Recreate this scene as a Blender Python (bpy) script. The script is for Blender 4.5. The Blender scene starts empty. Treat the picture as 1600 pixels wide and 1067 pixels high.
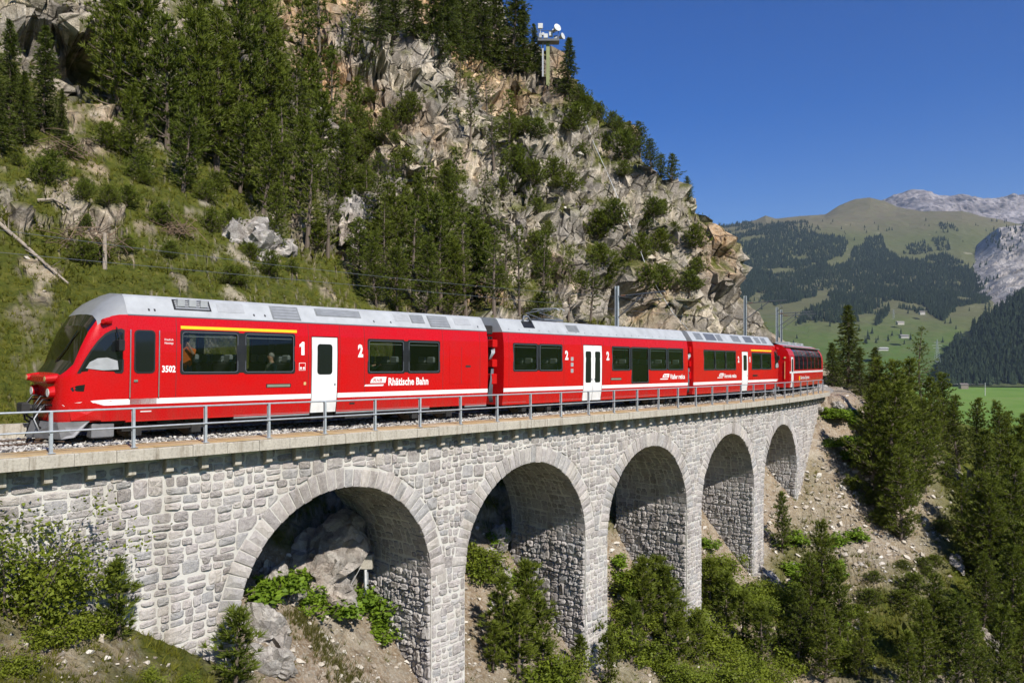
# Red mountain train on a curved stone viaduct, built object by object.
import bpy, bmesh, math, random
import numpy as np
from mathutils import Vector, Matrix
from mathutils.bvhtree import BVHTree

random.seed(7)
RNG = np.random.default_rng(7)
SC = bpy.context.scene
COL = SC.collection
R = math.radians

# ------------------------------------------------------------------ camera
cam_d = bpy.data.cameras.new('camera')
cam_d.lens = 28.0; cam_d.sensor_width = 36.0; cam_d.sensor_fit = 'HORIZONTAL'
cam_d.clip_start = 0.1; cam_d.clip_end = 30000
cam = bpy.data.objects.new('camera', cam_d); COL.objects.link(cam)
cam.location = (0, 0, 0); cam.rotation_euler = (math.pi / 2, 0, 0)
SC.camera = cam

# ------------------------------------------------------------------ sky and sun
SUN_AZ = math.atan2(0.56, -0.83)          # bearing of the sun, clockwise from +Y
SUN_EL = R(42)
world = bpy.data.worlds.new('World'); SC.world = world; world.use_nodes = True
wn = world.node_tree; wn.nodes.clear()
sky = wn.nodes.new('ShaderNodeTexSky'); sky.sky_type = 'NISHITA'; sky.sun_disc = False
sky.sun_elevation = SUN_EL; sky.sun_rotation = SUN_AZ
sky.altitude = 1800; sky.air_density = 1.0; sky.dust_density = 0.35; sky.ozone_density = 2.5
hs = wn.nodes.new('ShaderNodeHueSaturation'); hs.inputs['Saturation'].default_value = 1.5; hs.inputs['Hue'].default_value = .520
wbg = wn.nodes.new('ShaderNodeBackground'); wbg.inputs[1].default_value = 0.082
wout = wn.nodes.new('ShaderNodeOutputWorld')
wn.links.new(sky.outputs[0], hs.inputs['Color']); wn.links.new(hs.outputs[0], wbg.inputs[0]); wn.links.new(wbg.outputs[0], wout.inputs[0])
sun_d = bpy.data.lights.new('sun', 'SUN'); sun_d.energy = 5.0; sun_d.angle = R(0.53); sun_d.color = (1.0, 0.95, 0.87)
sun = bpy.data.objects.new('sun', sun_d); COL.objects.link(sun)
_to = Vector((math.sin(SUN_AZ) * math.cos(SUN_EL), math.cos(SUN_AZ) * math.cos(SUN_EL), math.sin(SUN_EL)))
sun.rotation_euler = (-_to).to_track_quat('-Z', 'Y').to_euler()
SC.view_settings.view_transform = 'Standard'; SC.view_settings.look = 'None'
SC.view_settings.gamma = 1.0; SC.view_settings.use_curve_mapping = False
SC.view_settings.exposure = 0.5
SC.render.engine = 'CYCLES'
SC.cycles.max_bounces = 5; SC.cycles.transparent_max_bounces = 10; SC.cycles.diffuse_bounces = 2; SC.cycles.volume_bounces = 0
SC.cycles.glossy_bounces = 2; SC.cycles.transmission_bounces = 3
SC.cycles.use_denoising = True; SC.cycles.adaptive_threshold = .02

# ------------------------------------------------------------------ helpers
def tag(o, label=None, cat=None, group=None, kind=None):
    if label: o['label'] = label
    if cat: o['category'] = cat
    if group: o['group'] = group
    if kind: o['kind'] = kind
    return o

def empty(name, loc=(0, 0, 0), parent=None):
    o = bpy.data.objects.new(name, None); COL.objects.link(o); o.location = loc
    if parent: o.parent = parent
    return o

def link(name, me, parent=None):
    o = bpy.data.objects.new(name, me); COL.objects.link(o)
    if parent: o.parent = parent
    return o

def mesh(name, verts, faces, mats, midx=None, smooth=False):
    """verts Nx3, faces: list of tuples or an int array with 3 or 4 columns"""
    me = bpy.data.meshes.new(name)
    verts = np.asarray(verts, dtype=np.float64).reshape(-1, 3)
    if isinstance(faces, np.ndarray):
        k = faces.shape[1]; n = len(faces)
        me.vertices.add(len(verts)); me.vertices.foreach_set('co', verts.astype(np.float32).ravel())
        me.loops.add(n * k); me.loops.foreach_set('vertex_index', faces.astype(np.int32).ravel())
        me.polygons.add(n); me.polygons.foreach_set('loop_start', np.arange(0, n * k, k, dtype=np.int32))
        me.update(calc_edges=True)
    else:
        me.from_pydata([tuple(v) for v in verts], [], [tuple(f) for f in faces])
    for m in (mats if isinstance(mats, (list, tuple)) else [mats]): me.materials.append(m)
    if midx is not None: me.polygons.foreach_set('material_index', np.asarray(midx, dtype=np.int32))
    me.polygons.foreach_set('use_smooth', np.full(len(me.polygons), bool(smooth)))
    me.update()
    return me

def obj(name, verts, faces, mats, parent=None, midx=None, smooth=False):
    return link(name, mesh(name, verts, faces, mats, midx, smooth), parent)

class MB:
    """collects simple shapes into one mesh"""
    def __init__(s): s.v = []; s.f = []; s.m = []
    def add(s, v, f, mi=0):
        o = len(s.v); s.v += [tuple(x) for x in v]; s.f += [tuple(i + o for i in q) for q in f]; s.m += [mi] * len(f); return s
    def box(s, x0, x1, y0, y1, z0, z1, mi=0, b=0.0):
        if b <= 0:
            v = [(x, y, z) for z in (z0, z1) for y in (y0, y1) for x in (x0, x1)]
            return s.add(v, [(0, 2, 3, 1), (4, 5, 7, 6), (0, 1, 5, 4), (2, 6, 7, 3), (0, 4, 6, 2), (1, 3, 7, 5)], mi)
        v = []; ring = lambda z, k: [(x0 + k, y0 + k, z), (x1 - k, y0 + k, z), (x1 - k, y1 - k, z), (x0 + k, y1 - k, z)]
        v = ring(z0, b) + ring(z0 + b, 0) + ring(z1 - b, 0) + ring(z1, b)
        f = [(3, 2, 1, 0), (12, 13, 14, 15)]
        for a in (0, 4, 8):
            for i in range(4): f.append((a + i, a + (i + 1) % 4, a + 4 + (i + 1) % 4, a + 4 + i))
        return s.add(v, f, mi)
    def tube(s, pts, rad, n=8, mi=0, cap=True):
        pts = [Vector(p) for p in pts]; rads = rad if isinstance(rad, (list, tuple)) else [rad] * len(pts)
        v = []; up = None
        for i, p in enumerate(pts):
            d = (pts[min(i + 1, len(pts) - 1)] - pts[max(i - 1, 0)]).normalized()
            if up is None: up = Vector((0, 0, 1)) if abs(d.z) < .9 else Vector((1, 0, 0))
            a = d.cross(up).normalized(); b = a.cross(d).normalized(); up = b
            for k in range(n):
                t = 2 * math.pi * k / n; v.append(p + (a * math.cos(t) + b * math.sin(t)) * rads[i])
        f = []
        for i in range(len(pts) - 1):
            for k in range(n): f.append((i * n + k, i * n + (k + 1) % n, (i + 1) * n + (k + 1) % n, (i + 1) * n + k))
        if cap:
            f.append(tuple(range(n - 1, -1, -1))); f.append(tuple((len(pts) - 1) * n + k for k in range(n)))
        return s.add(v, f, mi)
    def prism(s, poly, y0, y1, mi=0):
        """polygon in (x,z), extruded along y"""
        n = len(poly); v = [(p[0], y0, p[1]) for p in poly] + [(p[0], y1, p[1]) for p in poly]
        f = [tuple(range(n)), tuple(range(2 * n - 1, n - 1, -1))] + [(i, i + n, (i + 1) % n + n, (i + 1) % n) for i in range(n)]
        return s.add(v, f, mi)
    def build(s, name, mats, parent=None, smooth=False, weld=False):
        me = mesh(name, s.v, s.f, mats, s.m, smooth)
        if weld:
            bm = bmesh.new(); bm.from_mesh(me); bmesh.ops.remove_doubles(bm, verts=bm.verts, dist=.002); bm.to_mesh(me); bm.free()
        return link(name, me, parent)

# ------------------------------------------------------------------ noise in numpy
def _h(i, j, k, seed):
    n = (i.astype(np.int64) * 374761393 + j.astype(np.int64) * 668265263 + k.astype(np.int64) * 2147483647 + seed * 1274126177) & 0xffffffff
    n = ((n ^ (n >> 13)) * 1274126177) & 0xffffffff
    n = ((n ^ (n >> 16)) * 2246822519) & 0xffffffff
    return ((n ^ (n >> 15)) & 0xffffff) / float(0xffffff)

def vnoise(P, seed=0):
    P = np.asarray(P, dtype=np.float64); I = np.floor(P); F = P - I; F = F * F * (3 - 2 * F); I = I.astype(np.int64)
    r = 0
    for a in (0, 1):
        wa = F[:, 0] if a else 1 - F[:, 0]
        for b in (0, 1):
            wb = F[:, 1] if b else 1 - F[:, 1]
            for c in (0, 1):
                wc = F[:, 2] if c else 1 - F[:, 2]
                r = r + wa * wb * wc * _h(I[:, 0] + a, I[:, 1] + b, I[:, 2] + c, seed)
    return r * 2 - 1

def fbm(P, octv=4, seed=0, gain=.5, lac=2.03):
    P = np.asarray(P, dtype=np.float64); r = 0; a = 1; t = 0
    for o in range(octv):
        r = r + a * vnoise(P * (lac ** o) + 17.3 * o, seed + o); t += a; a *= gain
    return r / t

def facet(P, seed=0, cell=False):
    """every random cell is a tilted plane of its own: broken rock"""
    I = np.floor(P).astype(np.int64); best = np.full(len(P), 1e9); out = np.zeros(len(P)); cid = np.zeros(len(P)); sec = np.full(len(P), 1e9)
    for a in (-1, 0, 1):
        for b in (-1, 0, 1):
            for c in (-1, 0, 1):
                ci, cj, ck = I[:, 0] + a, I[:, 1] + b, I[:, 2] + c
                fx = ci + _h(ci, cj, ck, seed); fy = cj + _h(ci, cj, ck, seed + 1); fz = ck + _h(ci, cj, ck, seed + 2)
                dx, dy, dz = P[:, 0] - fx, P[:, 1] - fy, P[:, 2] - fz
                d = dx * dx + dy * dy + dz * dz
                m = d < best
                sec = np.where(m, best, np.minimum(sec, d))
                val = (_h(ci, cj, ck, seed + 3) - .5) * .9 + (dx * (_h(ci, cj, ck, seed + 4) - .5) + dy * (_h(ci, cj, ck, seed + 5) - .5) + dz * (_h(ci, cj, ck, seed + 6) - .5)) * 2.7
                out = np.where(m, val, out); best = np.where(m, d, best); cid = np.where(m, _h(ci, cj, ck, seed + 9), cid)
    if cell: return out, np.sqrt(sec) - np.sqrt(best), cid
    return out, np.sqrt(sec) - np.sqrt(best)

def sstep(a, b, x): t = np.clip((x - a) / (b - a), 0, 1); return t * t * (3 - 2 * t)

# ------------------------------------------------------------------ the line of the track (fence line of the viaduct)
PX0, PY0, PZ0, TH0, K0, K1, GRADE, STEP = -10.448, 18.048, -2.564, 0.74364, 0.0017357, -0.00022104, -0.0232946, 1.82064
_ds = 0.05
_S = np.arange(-60, 200, _ds)
_K = np.where(_S < 0, 0.0, np.where(_S > 52, K0 + K1 * 52, K0 + K1 * _S))
_i0 = int(np.argmin(abs(_S)))
_A = np.cumsum(_K) * _ds; _A = _A - _A[_i0] + TH0
_CX = np.cumsum(np.sin(_A)) * _ds; _CY = np.cumsum(np.cos(_A)) * _ds
_CX = _CX - _CX[_i0] + PX0; _CY = _CY - _CY[_i0] + PY0
def ang(s): return float(np.interp(s, _S, _A))
def dz(s): return PZ0 + GRADE * s
def W(s, t, rel):
    """track coordinates (along, towards the hill, above the deck) to world"""
    a = np.interp(s, _S, _A)
    return (float(np.interp(s, _S, _CX) - math.cos(a) * t), float(np.interp(s, _S, _CY) + math.sin(a) * t), float(PZ0 + GRADE * s + rel))
def Wz(s, t, z):
    p = W(s, t, 0); return (p[0], p[1], z)
def frame(s):
    a = ang(s); return Vector((math.sin(a), math.cos(a), 0)), Vector((-math.cos(a), math.sin(a), 0))
def to_st(X, Y):
    """world to track coordinates, vectorised"""
    X = np.asarray(X, float); Y = np.asarray(Y, float)
    idx = np.arange(0, len(_S), 20); s = np.zeros_like(X); best = np.full(X.shape, 1e18)
    for i in idx:
        d = (X - _CX[i]) ** 2 + (Y - _CY[i]) ** 2; m = d < best
        best = np.where(m, d, best); s = np.where(m, _S[i], s)
    for _ in range(2):
        a = np.interp(s, _S, _A); dx = X - np.interp(s, _S, _CX); dy = Y - np.interp(s, _S, _CY)
        s = s + dx * np.sin(a) + dy * np.cos(a)
    a = np.interp(s, _S, _A); dx = X - np.interp(s, _S, _CX); dy = Y - np.interp(s, _S, _CY)
    return s, -dx * np.cos(a) + dy * np.sin(a)
FPX = 1244.0
def ray(px, py): return Vector(((px - 800) / FPX, 1.0, (533.5 - py) / FPX))
def at(px, py, Y): return ray(px, py) * Y          # survey point: bearing and distance

# ------------------------------------------------------------------ materials
class NT:
    def __init__(s, name):
        s.m = bpy.data.materials.new(name); s.m.use_nodes = True; s.t = s.m.node_tree; s.t.nodes.clear()
        s.out = s.n('ShaderNodeOutputMaterial'); s.b = s.n('ShaderNodeBsdfPrincipled'); s.l(s.b.outputs[0], s.out.inputs[0])
    def n(s, ty, **kw):
        x = s.t.nodes.new(ty)
        for k, v in kw.items(): setattr(x, k, v)
        return x
    def l(s, a, b): s.t.links.new(a, b)
    def noise(s, scale, detail=4, rough=.55, vec=None, dist=0):
        x = s.n('ShaderNodeTexNoise'); x.inputs['Scale'].default_value = scale; x.inputs['Detail'].default_value = detail
        x.inputs['Roughness'].default_value = rough; x.inputs['Distortion'].default_value = dist
        if vec is not None: s.l(vec, x.inputs['Vector'])
        return x.outputs['Fac']
    def ramp(s, fac, stops, interp='LINEAR'):
        x = s.n('ShaderNodeValToRGB'); x.color_ramp.interpolation = interp; e = x.color_ramp.elements
        while len(e) < len(stops): e.new(.5)
        for i, (p, c) in enumerate(stops): e[i].position = p; e[i].color = (c[0], c[1], c[2], 1) if not isinstance(c, (int, float)) else (c, c, c, 1)
        s.l(fac, x.inputs[0]); return x.outputs[0]
    def mix(s, fac, a, b, mode='MIX'):
        x = s.n('ShaderNodeMix', data_type='RGBA', blend_type=mode)
        for sock, v in ((x.inputs[0], fac), (x.inputs[6], a), (x.inputs[7], b)):
            if isinstance(v, (int, float)): sock.default_value = v
            elif isinstance(v, (tuple, list)): sock.default_value = (v[0], v[1], v[2], 1)
            else: s.l(v, sock)
        return x.outputs[2]
    def math(s, op, a, b=0.0, clamp=False):
        x = s.n('ShaderNodeMath', operation=op, use_clamp=clamp)
        for sock, v in ((x.inputs[0], a), (x.inputs[1], b)):
            if isinstance(v, (int, float)): sock.default_value = v
            else: s.l(v, sock)
        return x.outputs[0]
    def attr(s, name): return s.n('ShaderNodeAttribute', attribute_name=name)
    def gen(s): return s.n('ShaderNodeTexCoord').outputs['Object']
    def pos(s): return s.n('ShaderNodeNewGeometry').outputs['Position']
    def rnd(s): return s.n('ShaderNodeObjectInfo').outputs['Random']
    def col(s, c):
        if isinstance(c, (tuple, list)): s.b.inputs['Base Color'].default_value = (c[0], c[1], c[2], 1)
        else: s.l(c, s.b.inputs['Base Color'])
        return s
    def set(s, **kw):
        for k, v in kw.items():
            sock = s.b.inputs[k.replace('_', ' ')]
            if isinstance(v, (int, float, tuple)): sock.default_value = v
            else: s.l(v, sock)
        return s
    def bump(s, h, strength=.4, dist=.05):
        x = s.n('ShaderNodeBump'); x.inputs['Strength'].default_value = strength; x.inputs['Distance'].default_value = dist
        s.l(h, x.inputs['Height']); s.l(x.outputs[0], s.b.inputs['Normal']); return s

def blocks(t, p, scale, dist=.5, edge=True):
    """fractured rock: every cell a tilted plane; returns (height, cell tone, distance to the joint)"""
    nz = t.n('ShaderNodeTexNoise'); nz.inputs['Scale'].default_value = scale * .8; nz.inputs['Detail'].default_value = 2; t.l(p, nz.inputs['Vector'])
    sub = t.n('ShaderNodeVectorMath', operation='SUBTRACT'); t.l(nz.outputs['Color'], sub.inputs[0]); sub.inputs[1].default_value = (.5, .5, .5)
    sc = t.n('ShaderNodeVectorMath', operation='SCALE'); t.l(sub.outputs[0], sc.inputs[0]); sc.inputs['Scale'].default_value = dist / scale
    ad = t.n('ShaderNodeVectorMath', operation='ADD'); t.l(p, ad.inputs[0]); t.l(sc.outputs[0], ad.inputs[1])
    mu = t.n('ShaderNodeMapping'); mu.inputs['Scale'].default_value = (scale, scale, scale * 1.35); mu.inputs['Rotation'].default_value = (.35, .5, .2); t.l(ad.outputs[0], mu.inputs[0])
    v = t.n('ShaderNodeTexVoronoi'); v.inputs['Scale'].default_value = 1.0; t.l(mu.outputs[0], v.inputs['Vector'])
    df = t.n('ShaderNodeVectorMath', operation='SUBTRACT'); t.l(mu.outputs[0], df.inputs[0]); t.l(v.outputs['Position'], df.inputs[1])
    cc = t.n('ShaderNodeVectorMath', operation='SUBTRACT'); t.l(v.outputs['Color'], cc.inputs[0]); cc.inputs[1].default_value = (.5, .5, .5)
    dt = t.n('ShaderNodeVectorMath', operation='DOT_PRODUCT'); t.l(df.outputs[0], dt.inputs[0]); t.l(cc.outputs[0], dt.inputs[1])
    sp = t.n('ShaderNodeSeparateColor'); t.l(v.outputs['Color'], sp.inputs[0])
    if not edge: return dt.outputs['Value'], sp.outputs[0], None
    e = t.n('ShaderNodeTexVoronoi', feature='DISTANCE_TO_EDGE'); e.inputs['Scale'].default_value = 1.0; t.l(mu.outputs[0], e.inputs['Vector'])
    return dt.outputs['Value'], sp.outputs[0], e.outputs['Distance']

def plain(name, c, rough=.5, metal=0.0, var=.12, scale=3.0, spec=.5):
    t = NT(name); f = t.noise(scale, 5, .6, t.pos())
    t.col(t.mix(t.ramp(f, [(.3, 0.), (.7, 1.)]), tuple(x * (1 - var) for x in c), tuple(min(1, x * (1 + var)) for x in c)))
    t.set(Roughness=rough, Metallic=metal); t.b.inputs['Specular IOR Level'].default_value = spec
    return t.m

M = {}
def build_materials():
    # train paint
    for nm, c in (('red', (.50, .0015, .004)), ('white_paint', (.80, .80, .79))):
        t = NT(nm); f = t.noise(1.3, 6, .65, t.pos()); f2 = t.noise(30, 3, .6, t.pos())
        t.col(t.mix(t.ramp(f, [(.35, 0.), (.75, 1.)]), c, tuple(x * .86 + .006 for x in c)))
        oc = t.gen(); sx = t.n('ShaderNodeSeparateXYZ'); t.l(oc, sx.inputs[0]); lowz = t.math('SUBTRACT', 1.15, sx.outputs[2]); mp = t.n('ShaderNodeMapping'); mp.inputs['Scale'].default_value = (5, 5, .7); t.l(oc, mp.inputs[0]); gz = t.noise(1.2, 5, .65, mp.outputs[0]); g_ = t.math('MULTIPLY', t.math('ADD', t.math('MULTIPLY', lowz, .55, True), .02), t.ramp(gz, [(.35, .15), (.7, 1.)]), True); old = t.b.inputs['Base Color'].links[0].from_socket; t.col(t.mix(g_, old, (.10, .075, .055)))
        t.set(Roughness=t.ramp(f2, [(.3, .22), (.7, .34)])); t.b.inputs['Coat Weight'].default_value = .08; t.b.inputs['Specular IOR Level'].default_value = .3; t.b.inputs['Coat Roughness'].default_value = .08
        M[nm] = t.m
    M['roof_paint'] = plain('roof_paint', (.37, .385, .40), .45, 0, .14, 2.0)
    M['roof_grey'] = plain('roof_grey', (.23, .24, .24), .4, .3, .2, 4)
    M['panel_light'] = plain('panel_light', (.38, .39, .40), .45, .2, .1, 6)
    M['black_rubber'] = plain('black_rubber', (.012, .012, .013), .45, 0, .3, 4)
    M['underframe'] = plain('underframe', (.02, .019, .018), .7, 0, .5, 5)
    M['sill_grey'] = plain('sill_grey', (.26, .27, .29), .45, .2, .15, 3)
    M['plough_grey'] = plain('plough_grey', (.20, .20, .21), .5, .3, .25, 3)
    M['yellow'] = plain('yellow', (.85, .50, .01), .4, 0, .05)
    M['chrome'] = plain('chrome', (.6, .61, .62), .25, .9, .1)
    M['grey_seat'] = plain('grey_seat', (.07, .075, .085), .8, 0, .2, 6)
    M['seat_head'] = plain('seat_head', (.34, .36, .38), .7, 0, .1, 6)
    M['interior'] = plain('interior', (.10, .10, .10), .6)
    M['ceiling_in'] = plain('ceiling_in', (.22, .22, .21), .6)
    M['cable_grey'] = plain('cable_grey', (.10, .11, .13), .5)
    M['lamp_glass'] = plain('lamp_glass', (.75, .75, .72), .1)
    M['tan_sign'] = plain('tan_sign', (.55, .38, .16), .5)
    M['sign_green'] = plain('sign_green', (.20, .23, .17), .35)
    t = NT('window_glass'); t.t.nodes.remove(t.b)
    tr = t.n('ShaderNodeBsdfTransparent'); tr.inputs[0].default_value = (.52, .56, .53, 1)
    gl = t.n('ShaderNodeBsdfGlossy'); gl.inputs['Roughness'].default_value = .015; gl.inputs[0].default_value = (.95, .97, 1, 1)
    fr = t.n('ShaderNodeFresnel'); fr.inputs[0].default_value = 1.5
    mx = t.n('ShaderNodeMixShader'); t.l(fr.outputs[0], mx.inputs[0]); t.l(tr.outputs[0], mx.inputs[1]); t.l(gl.outputs[0], mx.inputs[2]); t.l(mx.outputs[0], t.out.inputs[0])
    M['glass'] = t.m
    t = NT('cab_glass'); t.t.nodes.remove(t.b)
    tr = t.n('ShaderNodeBsdfTransparent'); tr.inputs[0].default_value = (.30, .33, .33, 1)
    gl = t.n('ShaderNodeBsdfGlossy'); gl.inputs['Roughness'].default_value = .03; gl.inputs[0].default_value = (.95, .97, 1, 1)
    fr = t.n('ShaderNodeFresnel'); fr.inputs[0].default_value = 1.75
    mx = t.n('ShaderNodeMixShader'); t.l(fr.outputs[0], mx.inputs[0]); t.l(tr.outputs[0], mx.inputs[1]); t.l(gl.outputs[0], mx.inputs[2]); t.l(mx.outputs[0], t.out.inputs[0])
    M['cab_glass'] = t.m
    # masonry
    t = NT('stone'); r = t.attr('tone').outputs['Fac']; p = t.pos()
    base = t.ramp(r, [(0., (.21, .19, .19)), (.22, (.33, .305, .305)), (.45, (.45, .42, .415)), (.62, (.29, .295, .31)), (.8, (.52, .48, .44)), (1., (.37, .335, .34))])
    f = t.noise(9, 6, .68, p); f2 = t.noise(42, 4, .7, p)
    c = t.mix(t.ramp(f, [(.32, 0.), (.68, 1.)]), t.mix(1., base, (.72, .70, .70), 'MULTIPLY'), t.mix(.28, base, (.62, .58, .52)))
    c = t.mix(t.math('MULTIPLY', t.ramp(f2, [(.50, 0.), (.62, 1.)]), .45), c, (.60, .56, .49))
    mp = t.n('ShaderNodeMapping'); mp.inputs['Scale'].default_value = (1.1, 1.1, .16); t.l(p, mp.inputs[0]); c = t.mix(t.ramp(t.noise(1.0, 6, .68, mp.outputs[0], .3), [(.50, 0.), (.70, .62)]), c, t.mix(1., c, (.60, .56, .48), 'MULTIPLY')); c = t.mix(t.ramp(t.noise(.45, 5, .65, p), [(.56, 0.), (.72, .40)]), c, (.58, .56, .52)); t.col(c).set(Roughness=.92); t.b.inputs['Specular IOR Level'].default_value = .2
    t.bump(t.math('ADD', t.noise(24, 6, .7, p), t.math('MULTIPLY', t.noise(70, 4, .7, p), .4)), .75, .035); M['stone'] = t.m
    t = NT('mortar'); p = t.pos(); f = t.noise(6, 6, .65, p); f2 = t.noise(.6, 4, .6, p)
    c = t.mix(f, (.47, .45, .41), (.62, .60, .555)); c = t.mix(t.ramp(f2, [(.55, 0.), (.75, .5)]), c, (.40, .36, .30))
    mp = t.n('ShaderNodeMapping'); mp.inputs['Scale'].default_value = (1.1, 1.1, .16); t.l(p, mp.inputs[0]); c = t.mix(t.ramp(t.noise(1.0, 6, .68, mp.outputs[0], .3), [(.50, 0.), (.70, .62)]), c, t.mix(1., c, (.60, .56, .48), 'MULTIPLY')); c = t.mix(t.ramp(t.noise(.45, 5, .65, p), [(.56, 0.), (.72, .40)]), c, (.58, .56, .52)); t.col(c).set(Roughness=.95); t.bump(t.noise(35, 6, .7, p), .5, .03); M['mortar'] = t.m
    t = NT('concrete'); p = t.pos(); f = t.noise(2.2, 6, .65, p); f2 = t.noise(18, 5, .7, p)
    c = t.mix(f, (.34, .31, .26), (.52, .48, .40)); c = t.mix(t.ramp(f2, [(.48, 0.), (.66, .7)]), c, (.22, .20, .165)); mp = t.n('ShaderNodeMapping'); mp.inputs['Scale'].default_value = (6, 6, .6); t.l(p, mp.inputs[0]); c = t.mix(t.ramp(t.noise(1.0, 5, .65, mp.outputs[0]), [(.52, 0.), (.66, .65)]), c, (.19, .155, .11))
    t.col(c).set(Roughness=.9); t.bump(f2, .3, .01); M['concrete'] = t.m
    t = NT('walkway'); p = t.pos(); f = t.noise(3.5, 6, .65, p); f2 = t.noise(25, 4, .7, p); f3 = t.noise(.9, 3, .6, p)
    c = t.mix(f, (.33, .22, .095), (.46, .34, .18)); c = t.mix(t.ramp(f2, [(.5, 0.), (.75, .7)]), c, (.22, .14, .06)); c = t.mix(t.ramp(f3, [(.45, 0.), (.65, .6)]), c, (.46, .40, .30))
    t.col(c).set(Roughness=.9); M['walkway'] = t.m
    M['galvanised'] = plain('galvanised', (.42, .45, .48), .45, .35, .15, 7)
    t = NT('rail_steel'); t.col((.13, .085, .06)).set(Roughness=.6, Metallic=.5); M['rail_steel'] = t.m
    M['sleeper'] = plain('sleeper', (.09, .075, .06), .9, 0, .4, 5)
    t = NT('ballast_stone'); r = t.attr('tone').outputs['Fac']
    t.col(t.ramp(r, [(0., (.16, .14, .12)), (.5, (.36, .34, .31)), (1., (.56, .54, .50))])).set(Roughness=.95); M['ballast'] = t.m
    t = NT('scree_stone'); r = t.attr('tone').outputs['Fac']
    t.col(t.ramp(r, [(0., (.24, .20, .155)), (.5, (.42, .37, .30)), (1., (.60, .56, .50))])).set(Roughness=.95); M['scree'] = t.m
    # rock
    def rock(nm, warm):
        t = NT(nm); p = t.pos(); f = t.noise(.5, 7, .66, p, .6); f2 = t.noise(2.6, 7, .7, p, .8); f3 = t.noise(.22, 4, .6, p)
        c = t.ramp(f2, [(.28, (.15, .13, .115)), (.45, (.36, .33, .30)), (.58, (.47, .44, .40)), (.75, (.60, .575, .54))])
        c = t.mix(t.math('MULTIPLY', t.ramp(f3, [(.48, 0.), (.62, 1.)]), warm), c, t.mix(f2, (.36, .20, .10), (.60, .43, .27)))
        c = t.mix(t.ramp(f, [(.60, 0.), (.74, .75)]), c, (.10, .095, .09))
        h2, c2, e2 = blocks(t, p, 2.2); c = t.mix(1., c, t.ramp(c2, [(.1, .7), (.9, 1.2)]), 'MULTIPLY')
        t.col(c).set(Roughness=.95); t.b.inputs['Specular IOR Level'].default_value = .15
        t.bump(t.math('ADD', t.math('MULTIPLY', h2, .3), t.math('MULTIPLY', t.noise(11, 6, .7, p), .12)), 1., 1.); return t.m
    M['rock'] = rock('rock', .7); M['boulder'] = rock('boulder_rock', .25)
    # hillside: colours by the ground cover recorded on the mesh (cover: green, warm rock, scree / bare earth)
    t = NT('hillside_ground'); p = t.pos(); a = t.attr('cover'); sep = t.n('ShaderNodeSeparateColor'); t.l(a.outputs['Color'], sep.inputs[0])
    f = t.noise(.55, 7, .66, p, .6); f2 = t.noise(2.4, 7, .7, p, .8); f4 = t.noise(9, 6, .72, p)
    h1, c1, e1 = blocks(t, p, .34, .45); h2, c2, e2 = blocks(t, p, 1.3, .5, False)
    rk = t.ramp(f2, [(.26, (.26, .235, .20)), (.40, (.40, .365, .315)), (.54, (.51, .47, .41)), (.72, (.62, .585, .53))])
    rk = t.mix(t.math('MULTIPLY', sep.outputs[1], t.ramp(f, [(.32, .35), (.48, 1.)])), rk, t.ramp(f2, [(.3, (.32, .17, .09)), (.5, (.62, .42, .25)), (.72, (.80, .66, .48))]))
    tn = t.math('ADD', t.math('MULTIPLY', c1, .68), t.math('MULTIPLY', c2, .32))
    rk = t.mix(1., rk, t.ramp(tn, [(.15, (.55, .54, .53)), (.5, (.95, .94, .92)), (.85, (1.3, 1.24, 1.14))]), 'MULTIPLY')
    rk = t.mix(t.ramp(t.noise(1.1, 6, .72, p, 1.4), [(.60, 0.), (.67, .75)]), rk, (.12, .11, .10))
    rk = t.mix(t.ramp(f4, [(.56, 0.), (.66, .35)]), rk, (.16, .145, .12))
    crk = t.ramp(e1, [(.0, 0.), (.045, 1.)])
    rk = t.mix(t.math('MULTIPLY', t.math('SUBTRACT', 1., crk), .6), rk, (.08, .072, .064))
    rk = t.mix(1., rk, t.ramp(a.outputs['Alpha'], [(0., (.58, .57, .56)), (.35, (.88, .87, .86)), (.7, (1., .98, .95)), (1., (1.2, 1.15, 1.05))]), 'MULTIPLY')
    gr = t.ramp(f2, [(.28, (.034, .044, .006)), (.46, (.085, .098, .012)), (.60, (.135, .135, .022)), (.76, (.23, .17, .07))])
    gr = t.mix(t.ramp(f4, [(.45, 0.), (.7, .7)]), gr, (.055, .075, .016))
    ea = t.ramp(f2, [(.3, (.19, .13, .085)), (.5, (.33, .25, .17)), (.72, (.46, .39, .31))])
    ea = t.mix(t.ramp(c2, [(.6, 0.), (.95, .35)]), ea, (.50, .46, .40)); ea = t.mix(t.ramp(f, [(.45, 0.), (.62, .6)]), ea, (.24, .165, .10))
    ea = t.mix(t.ramp(f4, [(.48, 0.), (.66, .8)]), ea, (.52, .48, .41))
    c = t.mix(sep.outputs[2], rk, ea); c = t.mix(sep.outputs[0], c, gr)
    t.col(c).set(Roughness=.95); t.b.inputs['Specular IOR Level'].default_value = .15
    hb = t.math('ADD', t.math('MULTIPLY', h1, 2.1), t.math('ADD', t.math('MULTIPLY', h2, .24), t.math('MULTIPLY', crk, .16)))
    soil = t.math('MULTIPLY', t.math('MAXIMUM', sep.outputs[0], sep.outputs[2]), .85); hb = t.math('MULTIPLY', hb, t.math('SUBTRACT', 1., soil))
    t.bump(t.math('ADD', hb, t.math('ADD', t.math('MULTIPLY', f2, .22), t.math('MULTIPLY', f4, .13))), 1., 1.); M['ground'] = t.m
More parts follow.
